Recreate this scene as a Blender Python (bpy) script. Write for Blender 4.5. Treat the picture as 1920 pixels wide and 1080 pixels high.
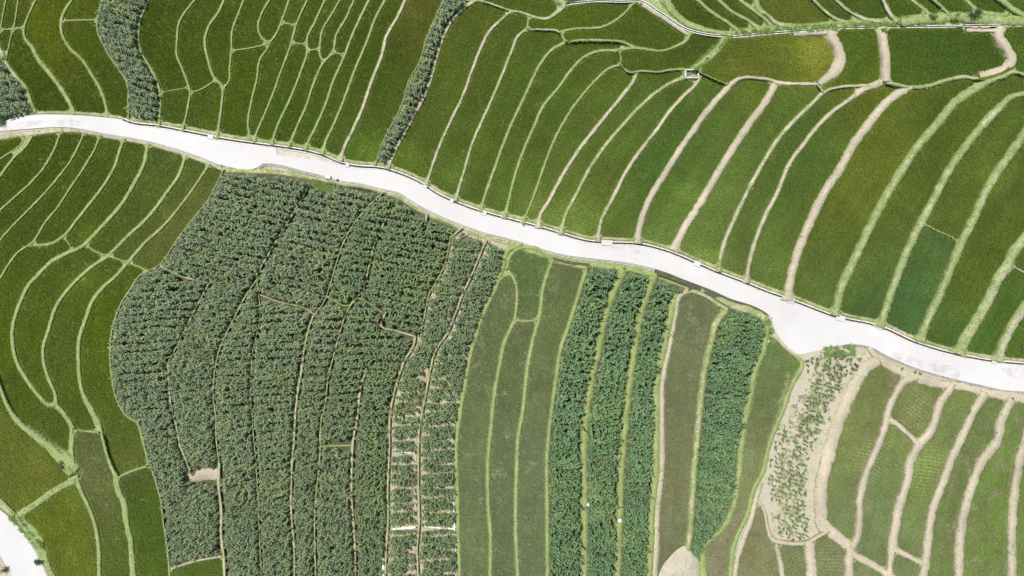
import bpy, math, random
import numpy as np
from mathutils import Vector
from mathutils.geometry import delaunay_2d_cdt

random.seed(7)
RNG = np.random.default_rng(11)
R = math.radians

# ------------------------------------------------------------------ camera, sky, sun, exposure
scene = bpy.context.scene
for o in list(bpy.data.objects):
    bpy.data.objects.remove(o)
HCAM = 107.0            # the drone hovers about a hundred metres over the terraces and looks straight down
FPX = 1284.0            # focal length in photograph pixels
cam = bpy.data.cameras.new("camera")
cam.sensor_width = 36.0
cam.lens = 36.0 * FPX / 1920.0
cam.clip_start = 1.0
cam.clip_end = 3000.0
cam_ob = bpy.data.objects.new("camera", cam)
cam_ob.location = (0, 0, HCAM)
scene.collection.objects.link(cam_ob)
scene.camera = cam_ob

SUN_ELEV, SUN_AZ = 64.0, 136.0      # azimuth of the sun, degrees from +X towards +Y (top of the picture is +Y)
world = bpy.data.worlds.new("World")
scene.world = world
world.use_nodes = True
wn = world.node_tree
sky = wn.nodes.new("ShaderNodeTexSky")
sky.sky_type = 'NISHITA'
sky.sun_disc = False
sky.sun_elevation = R(SUN_ELEV)
sky.sun_rotation = R(90.0 - SUN_AZ)
sky.altitude = 400.0
bg = wn.nodes["Background"]
bg.inputs[1].default_value = 0.10
wn.links.new(sky.outputs[0], bg.inputs[0])

sun = bpy.data.lights.new("sun", 'SUN')
sun.energy = 4.4
sun.angle = R(0.55)
sun.color = (1.0, 0.965, 0.91)
sun_ob = bpy.data.objects.new("sun", sun)
sdir = Vector((math.cos(R(SUN_ELEV)) * math.cos(R(SUN_AZ)), math.cos(R(SUN_ELEV)) * math.sin(R(SUN_AZ)), math.sin(R(SUN_ELEV))))
sun_ob.rotation_euler = sdir.to_track_quat('Z', 'Y').to_euler()
sun_ob.location = sdir * 200
scene.collection.objects.link(sun_ob)

scene.view_settings.view_transform = 'Standard'
scene.view_settings.look = 'None'
scene.view_settings.exposure = 0.44
scene.view_settings.gamma = 1.0
scene.view_settings.use_curve_mapping = False
scene.cycles.use_denoising = False
scene.cycles.max_bounces = 6
scene.cycles.transparent_max_bounces = 4

# ------------------------------------------------------------------ map: survey lines in map units (1/12 m), x right, y down
MARG = 165
X0, X1, Y0, Y1 = -MARG, 1920 + MARG, -MARG, 1080 + MARG

def hz(x, y):
    """height of the gentle slope that carries the terraces"""
    return 0.0050 * ((x - 960.0) + 0.4 * (y - 540.0))

def W(x, y, z):
    """map position at height z -> world"""
    k = (HCAM - z) / FPX
    return ((x - 960.0) * k, (540.0 - y) * k, z)

# bunds: name, width, bare-earth share, side bias, then points x,y[,width]
BUNDS = """
A1 3 .05 0|11,0 6,25 1,53
A2 3 .05 0|34,0 27,45 18,80 11,113
A2h 3 .05 0|0,57 24,54 45,52
A3 5 .1 0|66,0,4 50,37,4 45,52,5 47,72,5 61,90,7 67,103,8 95,140,8 117,170,8 135,203,8 139,216,9
A4 6 .1 0|135,0 120,22 115,40 115,58 120,73 132,92 152,110 172,140 190,172 199,200 202,218
A4b 3 .05 0|116,39 182,37
A0 10 .35 0|0,92,8 10,117 27,142 47,165 57,192 66,212
MA 3 .1 0|192,0 185,25 182,55 196,88 207,107 225,132 240,160 240,190 241,228
MB 6 .12 0|278,0 262,42 259,65 265,100 280,125 295,155 300,180 297,238
B1 4 .15 0|365,0 345,25 335,45 332,75 331,102 340,125 350,150 356,172 354,190 347,225 342,246
B1h 2 .05 0|301,173 325,169 352,164
B1i 3 .05 0|357,174 380,166 398,154
B2 5 .1 0|420,0 410,22 390,52 384,80 389,108 400,142 417,165 416,190 410,237 406,260
B3 4 .1 0|457,0 445,30 435,60 434,92 431,125 429,152 418,167
B3h 3 .05 0|435,95 480,88 502,82
B4 4 .1 0|505,0 490,27 484,55 492,72 503,82 487,112 482,145 470,197 465,232 469,264
B5 4 .1 0|542,0 529,37 517,65 504,82
B5h 3 .05 0|530,43 555,47
B6 4 .1 0|576,0 555,48 547,78 530,125 512,175 495,217 482,247 476,266
B6h 3 .05 0|549,81 576,83
B7 4.5 .1 0|609,0 590,42 576,72 576,95 562,140 542,190 522,232 512,262 510,272
B7h 2.5 .05 0|578,95 599,91
B8 4 .1 0|637,0 622,27 605,55 600,87 601,107 607,117
B9 4.5 .12 0|664,0 647,37 630,67 624,97 607,117 587,160 575,197 557,237 545,267 541,277
B9h 3 .05 0|625,99 646,102
B10 5 .12 0|692,0 670,45 655,80 645,107 625,152 610,197 590,242 577,269 572,282
B11 5 .12 0|722,0 705,32 687,80 665,132 645,187 625,235 611,265 604,290
B12 7 .6 0|760,0 745,32 725,67 715,107 697,152 680,202 660,247 649,269 637,302
MC 2 .1 0|832,0 812,42 797,80 787,115 767,150 755,192 737,230 720,262 703,312
MD 7 .62 0|892,0 870,15 842,47 827,82 812,132 800,170 777,215 757,252 747,270 731,305,8 724,316,9
C0 5 .45 0|890,1 905,3 930,11 957,20 980,24 1002,32 1027,34,6 1045,22,9 1056,10,14 1048,0,18
C1 6 .55 0|958,21 942,35 917,60 902,90 885,132 870,175 850,217 828,265 812,307 799,347
C2a 4 .3 0|992,31 988,55
C2 6 .45 0|988,55 972,67 960,95 947,127 927,175 907,220 886,268 872,315 853,377
C2b 5 .45 0|988,55 1020,56 1047,60 1054,68 1060,79
C2c 4.5 .2 0|1048,60 1077,54 1130,50 1160,34 1180,15 1191,0
C3 6 .15 0|1192,90 1172,81 1120,76 1090,76 1060,81 1037,92 1015,117 997,152 982,185 961,228 945,267 927,317 905,382 901,398
C4 6 .12 0|1294,60,9 1287,75,7 1267,87,5 1242,95,5 1210,92 1192,90 1155,94 1122,96 1097,106 1072,130 1045,167 1020,197 1000,240 987,270 970,315 957,362 950,392 945,410
C4d 4 .1 0|1158,95 1164,110 1162,123
C5 5 .12 0|1284,130 1260,131 1237,135 1200,134 1180,136 1162,124 1147,126 1120,147 1095,175 1075,200 1055,232 1036,270 1020,312 1000,370 979,420
C6 8 .62 0|1195,136 1187,152 1165,182 1140,212 1120,237 1095,268 1060,320 1030,375 1011,410 1010,428
C7 7.5 .35 0|1305,142 1270,150 1235,170 1200,200 1167,235 1139,268 1105,317 1082,362 1060,405 1051,440
C8 8 .62 0|1315,139 1307,155 1282,180 1257,207 1230,245 1210,270 1175,320 1150,370 1127,415 1120,454
C8b 2.5 .1 0|1312,136 1362,158
GGb 6 .15 0|1284,130 1285,147 1308,143 1309,131 1298,131
GG 14 .2 0|1362,70 1345,92 1320,115 1298,132
C9 11 .88 0|1535,158,6 1500,157,6 1460,155,7 1440,149,7 1420,147,7 1390,147,8 1375,155,10 1350,180 1325,210 1300,245 1282,270 1247,325 1215,380 1198,430 1195,457
C10 13 .92 0|1453,157 1437,188 1410,225 1382,267 1350,317 1315,377 1285,425 1262,470
C10b 5 .5 0|1532,159 1543,173
C11 9 .55 0|1653,151,6 1640,158,7 1612,161,7 1575,164,7 1547,172,8 1522,195 1490,225 1455,266 1437,295 1405,352 1375,415 1355,465 1346,510
C12 9 .65 0|1660,150,12 1645,158,14 1620,167,13 1595,185 1560,210 1530,240 1507,270 1480,307 1457,362 1436,402 1417,450 1402,507 1399,531
C12u 18 1 0|1652,50 1657,87 1660,125 1660,153
C13 15 .85 0|1712,164,9 1690,172,14 1657,197 1630,230 1602,268 1575,317 1545,362 1515,425 1492,485 1479,538 1477,564
C14 16 .3 .15|1868,149,10 1830,165 1790,192 1755,235 1725,268 1690,320 1660,370 1630,427 1600,490 1576,541 1565,592
C15 15 .32 .2|1920,175,9 1900,180,11 1870,205 1840,237 1815,268 1777,322 1747,380 1717,435 1695,485 1673,543 1649,614
C15h 3 .1 0|1732,420 1762,435 1787,447 1797,457
C16 16 .22 .45|1920,250 1900,280 1877,312 1845,365 1825,410 1800,460 1780,507 1764,548 1740,597 1724,640
C17 20 .35 .4|1920,450 1900,472 1890,497 1868,527 1860,547 1830,602 1807,640 1796,664
C17h 4 .5 0|1893,496 1920,511
C18 18 .5 .6|1920,577 1897,612 1875,657 1869,678
CB 9 .3 0|1658,155 1670,157 1702,164 1740,162 1777,150 1810,145 1840,150 1880,145 1900,136 1920,140
C19 20 1 0|1878,49 1871,67 1887,92 1895,112 1888,129 1865,139 1838,146
C19b 8 1 0|1812,57 1872,58
C20 20 1 0|1560,57 1558,67 1570,90 1575,107 1567,132 1550,147,14 1535,156,9
C20b 9 1 0|1488,63 1555,62
CU 8 .9 0|1205,8 1240,32 1278,58 1290,66
D1 12 .15 0|1247,0,18 1262,22,14 1282,40,12 1310,52,11 1350,61,9 1372,64
D2 8 .12 0|1307,0 1330,20 1360,40 1386,58
D3 8 .12 0|1347,0 1372,22 1405,40 1428,57
D4 9 .15 0|1387,0 1410,17 1435,37 1452,52
D5 10 .35 0|1417,0 1424,20,13 1440,30 1455,43 1485,49
DB 14 .1 0|1362,62,8 1440,53 1500,51 1560,46 1600,43 1650,41,14 1690,41
D6 8 .4 0|1525,0 1545,20 1570,37 1592,42
D7 8 .6 0|1567,0 1590,20 1620,35 1655,41
D8 11 .5 0|1655,0 1667,25 1682,42
D9 7 .15 0|1710,0 1735,20 1745,30
D10 8 .1 0|1750,0 1772,20 1780,30
D11 8 .1 0|1812,0 1830,17 1852,25 1890,28
D12 14 .05 0|1875,0 1897,17 1920,31
DV 20 .12 0|1690,40 1740,35 1790,32 1840,35 1880,37 1920,38
E0 3 .05 0|0,298 20,285 38,272 46,257
E1 5 .1 0|61,254 50,272 25,297 0,330
E2 4 .1 0|113,249 106,270 80,317 50,350 25,372 0,394
E3 4 .1 0|158,250 150,268 135,297 107,335 55,392 25,422 0,450
E4 4 .1 0|188,254 181,272 160,310 132,352 107,390 85,417 60,455 35,472 15,497 0,522
E5 6 .05 0|233,260 227,275 215,312 195,347 172,377 142,415 120,442 95,457 62,460
E5h 3 .05 0|121,445 133,463
E6 8 .12 0|277,272 270,307 250,347 225,387 200,415 172,445 157,460 125,475 95,492 72,515 52,537 47,547 32,582 24,612 24,645 32,680 52,715 75,745 90,759 103,760
E7 7 .12 0|348,292 337,325 312,362 275,410 237,445 202,480 170,502 142,527 120,552 105,575 90,622 82,647 82,680 92,712 104,742 105,757,8 120,777,9 135,802,10 135,820,10 134,845,10 137,862 140,887
E8 8 .12 0|393,307,6 370,342,5 345,377,5 305,425,6 275,452,6 240,492,7 215,520,7 192,540 172,567 160,600 149,635 147,665 149,705 155,737 170,767,11 187,802,12 192,817 202,855 217,895,11 220,915,12 232,942,12 237,980,11 245,1017,11 250,1080,12
E9 4 .1 0|163,461 185,475 202,480 240,493 262,501 284,512
E8h 5 .05 0|136,803 155,807 186,810
E10 13 .05 0|0,722,8 12,755,10 32,787,13 62,812,16 95,838,20 122,864,28 140,885,30
E11 8 .08 0|140,892,14 155,927 172,965 180,992 185,1030 186,1080
E12 13 .08 0|140,900 100,922 60,950 34,966
E12b 6 .1 0|0,935 15,950 32,966
E13 22 .1 0|30,966,16 42,983,20 60,1003,26 77,1035,20 86,1060,16 97,1080,14
E14 5 .05 0|220,896 250,882 276,874
ML 4 .1 0|420,317,2 390,375,2 360,412,2 335,445,2 300,495,2 257,522,3 246,540,3 232,560,3 212,610,3 206,660,3 210,710,3 220,752,3 240,782,4 257,792,5 265,815,5 275,855 290,895 300,930 307,980 315,1035 318,1080
MLb 7 0.7 0|320,1066 360,1053 416,1042
PA 5 0.55 0|315,680 317,720 320,757 332,805 337,832 350,867 356,884
PB 9 1 0|354,893,18 382,890,20 412,888,18
PC 8 .6 0|411,868 410,910 415,960 415,1010 420,1047 422,1080
P3u 3 0.4 0|717,362 697,380 660,425 640,465 620,530 605,570 587,592
P3 6.5 0.5 0|587,592 580,612 572,645 565,695 555,760 552,810 547,885 546,960 551,1022 552,1080
P4 6.5 0.6 0|687,690 677,727 667,802 665,810 660,872 660,935 665,1010 667,1080
P5 6.5 0.55 0|779,632 777,642 757,680 742,725 730,790 730,835 727,910 727,985 724,1035 722,1080
P5b 5.5 0.55 0|724,585 716,612 742,620 780,631
P6 6.5 0.55 0|912,450 900,477 880,525 867,552 855,585 837,627 817,657 805,702 797,745 786,807 784,885 785,985 782,1035 784,1080
P7 10 .08 0|978,458,7 952,470 942,502 928,540 905,590 885,652 872,715 860,790 857,810 857,935 861,1080
P8a 5 0.55 0|845,445 867,427
P8b 5 0.5 0|801,400 797,425
P8c 3.5 0.42 0|845,445 832,500 817,530 805,550 797,585 790,625
TA 5 0.5 0|300,498 335,517 375,527 392,531
T1 4 0.4 0|392,531 370,572 350,612 330,652 315,680
T2 4 0.38 0|485,520 467,545 437,600 410,660 400,745 405,790 405,817 411,868
T3 4 0.4 0|578,352 555,392 530,432 480,517
T4 4 0.4 0|737,380 715,430 700,465 690,510 680,545 665,562 652,582 635,632 625,670 615,710 610,757 602,790 600,847 590,970 592,1080
T5 4 0.4 0|487,552 520,565 580,582 590,590
T5b 4 .03 0|612,556 655,572 665,562 720,587
T6 3 0.35 0|482,520 487,600 474,660 470,720 474,800 480,870 484,950 490,1080
T7 5 .03 0|600,837 630,836 664,835
F1 6 .03 0|944,518 958,514 967,530 970,562 965,602
F1b 4 .03 0|964,600 990,602 1009,599
F1c 8 .06 0|966,598,6 947,640 935,695 927,740 922,790 915,860 915,935 920,1010 919,1080
F2 8 .06 0|1036,486 1027,510 1017,545 1012,590 1000,635 990,685 985,727 978,785 972,817 969,885 967,985 971,1080
FV 8 .05 0|950,505 955,482 968,468 985,463 1010,468 1030,482 1045,490 1070,496 1100,504
M4l 8 .1 0|1099,505 1090,535 1070,600 1052,652 1042,715 1032,790 1027,835 1026,960 1027,1080
M45 15 .02 0|1168,505 1155,535 1140,570 1130,610 1120,660 1107,715 1100,765 1095,810 1095,935 1095,1080
M56 15 .03 0|1228,512 1215,545 1200,590 1190,645 1182,700 1175,752 1170,810 1164,885 1160,985 1157,1080
M6g 15 .02 0|1266,548 1256,590 1246,640 1237,680 1231,715 1230,765 1229,810 1228,885 1221,960 1218,1035 1215,1080
M6r 10 .82 0|1290,545 1274,555 1266,590 1257,640 1248,680 1242,715 1241,765 1241,810 1241,885 1233,960 1231,1035 1228,1080
F3t 9 .6 0|1274,552 1292,546 1320,555 1340,567 1365,582
F3r 13 .36 0|1362,582 1345,602 1335,637 1327,665 1320,700 1315,740 1310,790 1305,847 1300,897 1296,960 1291,1017 1288,1030
M7r 14 .12 0|1441,596 1436,625 1429,660 1416,690 1406,740 1396,790 1389,835 1381,910 1374,950 1354,990 1320,1027,9 1316,1050 1320,1080
MO 16 1 0|1236,1083,10 1258,1048,10 1283,1028,9 1305,1040,9 1311,1062,9 1313,1084,9
F4r 11 .15 0|1449,632,6 1475,655,6 1502,680 1482,725 1467,770 1454,800 1439,842 1431,880 1411,920 1402,960 1385,997 1375,1025 1369,1080
F4q 9 .85 0|1428,905,6 1417,940 1410,970 1393,1015 1381,1055 1378,1080
GP 22 1 0|1650,676,14 1625,686 1603,720 1586,757 1571,792 1560,830 1550,867 1541,897 1538,947 1543,985 1570,1005,18 1595,1027,18
G1 13 1 0|1597,1027 1606,1010 1610,985 1612,935 1622,892 1637,855 1655,812 1662,785 1667,765 1680,737 1697,714 1722,707
G1b 16 1 0|1594,1027 1590,1080
G1c 12 1 0|1598,1040 1630,1055 1664,1077
G2 8 1 0|1668,786 1690,802 1724,836
G3 16 1 0|1788,718,13 1765,752,14 1742,812 1722,835 1707,865 1700,905 1685,950 1677,995 1673,1025 1669,1052,12 1667,1080,12
G3b 10 1 0|1676,1029 1702,1042 1738,1062
G4 15 .92 0|1848,737 1825,772 1808,810 1790,847 1765,910 1747,960 1740,1010 1735,1060 1731,1080
G5 17 .9 0|1897,748 1877,790 1870,825 1840,865 1820,917 1807,960 1800,1010 1797,1080
G6 17 .8 0|1920,830 1910,867 1902,922 1897,985 1897,1080
GV 15 .92 0|1628,652,8 1642,667,12 1665,683 1690,697,14 1740,715 1800,724,13 1860,738,14 1920,748,16
NB 9 .85 0|1419,936,4 1431,952,5 1440,990,6 1447,1010 1477,1018 1512,1017 1540,1002 1554,993
NBa 10 .8 0|1455,1020 1462,1050 1467,1080
NBb 18 1 0|1518,1018 1520,1050 1522,1080
RV0 7 .6 0|0,258,9 60,250,9 140,246 195,255 280,270 375,300 415,316 424,319
RV2 9 .4 0|424,319 482,321 520,323 567,331 612,340 640,346 675,351 720,361 750,370 770,383 805,403 855,424 905,442 960,456
RV3 13 .12 0|955,455 1010,473 1060,488 1115,495 1185,504 1247,520 1285,535 1320,549
RV4 13 .35 0|1320,548 1370,572 1420,588 1438,602 1449,634
CHV 6 .38 0|CHANNEL
RN0 6 .4 0|0,224 14,221 50,213 120,211 195,216 228,220
"""
def num(s):
    return [tuple(float(q) for q in t.split(',')) for t in s.split()]
CHANNEL = num("222,221 245,230 297,237 350,247 425,262 480,270 540,278 580,285 610,294 635,305 660,311 720,317 762,331 795,347 815,361 850,378 905,398 960,413 1010,426 1050,438 1100,452 1150,456 1195,458 1255,473 1310,496 1350,513 1390,528 1440,548 1480,562 1570,595 1650,613 1715,642 1785,663 1865,678 1920,683")
ROAD_N0 = num("0,232 14,225 50,217 120,215 195,220 222,223")
ROAD_S = num("0,246 35,243 140,240 195,250 280,265 300,270 375,294 415,309 430,313 482,314 492,307 517,308 567,320 612,331 635,338 675,344 720,355 750,362 770,375 805,395 855,417 905,435 960,449 1010,465 1060,478 1115,485 1185,494 1247,510 1285,525 1330,542 1370,560 1420,577 1443,592 1455,622 1472,645 1497,664 1527,659 1560,650 1595,646 1632,650 1660,665 1710,687 1775,707 1840,722 1880,731 1920,734")
PATCH = num("517,272 519,291 560,296 600,301 640,310 676,312")
ROAD2_R = num("0,957 22,975 45,1002 70,1042 88,1080")
ROAD2_L = num("0,1040 12,1062 22,1080")
CANAL = num("1040,-6 1055,6 1080,5 1107,2 1180,2 1196,1 1235,22 1282,52 1295,57 1350,67 1370,68 1435,63 1485,59 1570,52 1645,51 1677,50 1790,49 1880,47 1920,47")

def spline(P, step):
    """Catmull-Rom through the points (any dimension), resampled about every `step` units"""
    P = np.array(P, float)
    if len(P) == 2:
        n = max(1, int(np.hypot(*(P[1] - P[0])[:2]) / step))
        t = np.linspace(0, 1, n + 1)[:, None]
        return P[0] * (1 - t) + P[1] * t
    Q = np.vstack([2 * P[0] - P[1], P, 2 * P[-1] - P[-2]])
    out = []
    for i in range(1, len(Q) - 2):
        p0, p1, p2, p3 = Q[i - 1], Q[i], Q[i + 1], Q[i + 2]
        # centripetal-ish: scale tangents by chord to avoid overshoot
        d = np.hypot(*(p2 - p1)[:2]) + 1e-6
        d0 = np.hypot(*(p1 - p0)[:2]) + 1e-6
        d1 = np.hypot(*(p3 - p2)[:2]) + 1e-6
        m1 = ((p1 - p0) / d0 * d + (p2 - p1) / d * d0) / (d0 + d) * d
        m2 = ((p2 - p1) / d * d1 + (p3 - p2) / d1 * d) / (d1 + d) * d
        n = max(1, int(round(d / step)))
        for k in range(n):
            t = k / n
            out.append((2 * t**3 - 3 * t**2 + 1) * p1 + (t**3 - 2 * t**2 + t) * m1 + (-2 * t**3 + 3 * t**2) * p2 + (t**3 - t**2) * m2)
    out.append(Q[-2])
    return np.array(out)

def at_border(x, y):
    return x <= 2 or x >= 1918 or y <= 3 or y >= 1077

def extend(S, inner=0.0, outer=620):
    """lengthen a line past the picture's border (it goes on there) and by `inner` at ends within it"""
    S = [np.array(p, float) for p in S]
    for end in (0, -1):
        a = S[end]
        b = S[min(4, len(S) - 1)] if end == 0 else S[max(-5, -len(S))]
        t = (a - b).copy()
        t[2:] = 0
        n = np.hypot(t[0], t[1]) + 1e-9
        L = outer if at_border(a[0], a[1]) else inner
        if L > 0:
            c = a + t / n * L
            if end == 0:
                S.insert(0, c)
            else:
                S.append(c)
    return np.array(S)

def offset(S, d):
    S = np.array(S, float)
    T = np.gradient(S[:, :2], axis=0)
    T /= np.hypot(T[:, 0], T[:, 1])[:, None] + 1e-9
    O = S.copy()
    O[:, 0] += -T[:, 1] * d
    O[:, 1] += T[:, 0] * d
    return O          # d > 0: to the right-hand side seen along the line with y down (below a line that runs rightwards)

 

CH = spline(CHANNEL, 8)
LINES = {}
for ln in BUNDS.strip().splitlines():
    head, pts = ln.split('|')
    nm, w, e, sb = head.split()
    P = []
    if pts == 'CHANNEL':
        pts = ' '.join('%.1f,%.1f' % tuple(q) for q in offset(CHANNEL, -8.2)[1:])
    for t in pts.split():
        v = [float(q) for q in t.split(',')]
        P.append((v[0], v[1], (v[2] if len(v) > 2 else float(w)) * (1.16 if float(e) > .7 else 1.06 if float(w) < 6 else 1.0)))
    LINES[nm] = dict(w=float(w), e=float(e), sb=float(sb), pts=P)

CN = spline(CANAL, 8)
CON = []
for nm, L in LINES.items():
    CON.append(extend(spline(L['pts'], 11)[:, :2], 9))
chs = extend(offset(CH, 3.5))
chn = extend(offset(CH, -3.5))
CON += [chs, chn, extend(spline(ROAD_N0, 11), 10), extend(spline(ROAD_S, 8)), np.array(PATCH),
        extend(spline(ROAD2_R, 11)), extend(spline(ROAD2_L, 11)), extend(offset(CN, 2.5)), extend(offset(CN, -2.5)),
        np.array([chn[1], chs[1]])]
V, E = [], []
for S in CON:
    i0 = len(V)
    V += [Vector((p[0], p[1])) for p in S]
    E += [(i0 + k, i0 + k + 1) for k in range(len(S) - 1)]
i0 = len(V)
V += [Vector(p) for p in ((X0, Y0), (X1, Y0), (X1, Y1), (X0, Y1))]
E += [(i0, i0 + 1), (i0 + 1, i0 + 2), (i0 + 2, i0 + 3), (i0 + 3, i0)]
cv, ce, cf, _, oe, _ = delaunay_2d_cdt(V, E, [], 0, 0.05)
CV = np.array([tuple(v) for v in cv])
CF = [f for f in cf if X0 - .01 < sum(CV[i][0] for i in f) / 3 < X1 + .01 and Y0 - .01 < sum(CV[i][1] for i in f) / 3 < Y1 + .01]
hard = {tuple(sorted(e)) for e, o in zip(ce, oe) if o}
edge_f = {}
for fi, f in enumerate(CF):
    for k in range(3):
        edge_f.setdefault(tuple(sorted((f[k], f[(k + 1) % 3]))), []).append(fi)
reg = [-1] * len(CF)
REG = []
for s in range(len(CF)):
    if reg[s] >= 0:
        continue
    st = [s]
    reg[s] = len(REG)
    mem = []
    while st:
        a = st.pop()
        mem.append(a)
        f = CF[a]
        for k in range(3):
            e = tuple(sorted((f[k], f[(k + 1) % 3])))
            if e in hard:
                continue
            for b in edge_f[e]:
                if reg[b] < 0:
                    reg[b] = len(REG)
                    st.append(b)
    REG.append(mem)

def tri_area(f):
    a, b, c = CV[f[0]], CV[f[1]], CV[f[2]]
    return abs((b[0] - a[0]) * (c[1] - a[1]) - (b[1] - a[1]) * (c[0] - a[0])) / 2
AREA, CEN = [], []
for mem in REG:
    A = np.array([tri_area(CF[i]) for i in mem])
    C = np.array([CV[list(CF[i])].mean(0) for i in mem])
    AREA.append(A.sum())
    CEN.append((C * A[:, None]).sum(0) / (A.sum() + 1e-9))
# raster of region ids, one cell per map unit
NX, NY = X1 - X0, Y1 - Y0
IDM = np.full((NY, NX), -1, np.int32)
for ri, mem in enumerate(REG):
    for i in mem:
        a, b, c = (CV[q] for q in CF[i])
        xa, xb = int(max(0, math.floor(min(a[0], b[0], c[0]) - X0))), int(min(NX, math.ceil(max(a[0], b[0], c[0]) - X0) + 1))
        ya, yb = int(max(0, math.floor(min(a[1], b[1], c[1]) - Y0))), int(min(NY, math.ceil(max(a[1], b[1], c[1]) - Y0) + 1))
        if xb <= xa or yb <= ya:
            continue
        gx, gy = np.meshgrid(np.arange(xa, xb) + X0 + .5, np.arange(ya, yb) + Y0 + .5)
        def cr(p, q):
            return (q[0] - p[0]) * (gy - p[1]) - (q[1] - p[1]) * (gx - p[0])
        s1, s2, s3 = cr(a, b), cr(b, c), cr(c, a)
        m = ((s1 >= 0) & (s2 >= 0) & (s3 >= 0)) | ((s1 <= 0) & (s2 <= 0) & (s3 <= 0))
        IDM[ya:yb, xa:xb][m] = ri

def rid(x, y):
    i, j = int(y - Y0), int(x - X0)
    if 0 <= i < NY and 0 <= j < NX:
        return int(IDM[i, j])
    return -1

# ------------------------------------------------------------------ small helpers
def link(o, parent=None):
    scene.collection.objects.link(o)
    if parent is not None:
        o.parent = parent
    return o

def tag(o, label=None, cat=None, group=None, kind=None):
    if label: o["label"] = label
    if cat: o["category"] = cat
    if group: o["group"] = group
    if kind: o["kind"] = kind
    return o

def mesh(name, v, f, m=None, parent=None, smooth=False):
    me = bpy.data.meshes.new(name)
    me.from_pydata([tuple(p) for p in v], [], [tuple(q) for q in f])
    me.update()
    if m is not None:
        me.materials.append(m)
    if smooth:
        me.polygons.foreach_set("use_smooth", [True] * len(me.polygons))
    return link(bpy.data.objects.new(name, me), parent)

_perm = RNG.random((512, 512))
def vnoise(x, y):
    x = np.asarray(x, float); y = np.asarray(y, float)
    xi = np.floor(x).astype(int); yi = np.floor(y).astype(int)
    fx = x - xi; fy = y - yi
    fx = fx * fx * (3 - 2 * fx); fy = fy * fy * (3 - 2 * fy)
    a = _perm[yi % 512, xi % 512]; b = _perm[yi % 512, (xi + 1) % 512]
    c = _perm[(yi + 1) % 512, xi % 512]; d = _perm[(yi + 1) % 512, (xi + 1) % 512]
    return (a * (1 - fx) + b * fx) * (1 - fy) + (c * (1 - fx) + d * fx) * fy
def fbm(x, y, o=3):
    t = 0; a = .5; n = 0
    for k in range(o):
        t = t + a * vnoise(np.asarray(x) * 2**k + 37 * k, np.asarray(y) * 2**k + 91 * k); n += a; a *= .5
    return t / n

def lin(c):
    c = np.asarray(c, float) / 255.0
    return np.where(c <= .04045, c / 12.92, ((c + .055) / 1.055) ** 2.4)

# ------------------------------------------------------------------ materials
def mat(name):
    m = bpy.data.materials.new(name)
    m.use_nodes = True
    nt = m.node_tree
    return m, nt, nt.nodes["Principled BSDF"]
def N(nt, t, **k):
    n = nt.nodes.new(t)
    for a, b in k.items():
        setattr(n, a, b)
    return n
def ramp(nt, fac, stops):
    n = N(nt, "ShaderNodeValToRGB")
    el = n.color_ramp.elements
    while len(el) < len(stops):
        el.new(.5)
    for e, (p, c) in zip(el, stops):
        e.position = p
        e.color = (*c, 1) if len(c) == 3 else c
    nt.links.new(fac, n.inputs[0])
    return n.outputs[0]
def noise(nt, scale, detail=4, rough=.55, vec=None):
    n = N(nt, "ShaderNodeTexNoise")
    n.inputs["Scale"].default_value = scale
    n.inputs["Detail"].default_value = detail
    n.inputs["Roughness"].default_value = rough
    if vec is not None:
        nt.links.new(vec, n.inputs["Vector"])
    return n.outputs[0]
def mix(nt, fac, a, b, mode='MIX'):
    n = N(nt, "ShaderNodeMix", data_type='RGBA', blend_type=mode)
    for s, v in ((n.inputs[0], fac), (n.inputs[6], a), (n.inputs[7], b)):
        if isinstance(v, (int, float)): s.default_value = v
        elif isinstance(v, tuple): s.default_value = (*v, 1)
        else: nt.links.new(v, s)
    return n.outputs[2]
def mth(nt, op, a, b=None, clamp=False):
    n = N(nt, "ShaderNodeMath", operation=op, use_clamp=clamp)
    for s, v in zip(n.inputs, (a, b)):
        if v is None: continue
        if isinstance(v, (int, float)): s.default_value = v
        else: nt.links.new(v, s)
    return n.outputs[0]
def pos(nt):
    return N(nt, "ShaderNodeNewGeometry").outputs["Position"]
def bump(nt, bs, h, dist, strength=1.0):
    n = N(nt, "ShaderNodeBump")
    n.inputs["Strength"].default_value = strength
    n.inputs["Distance"].default_value = dist
    nt.links.new(h, n.inputs["Height"])
    nt.links.new(n.outputs[0], bs.inputs["Normal"])

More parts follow.
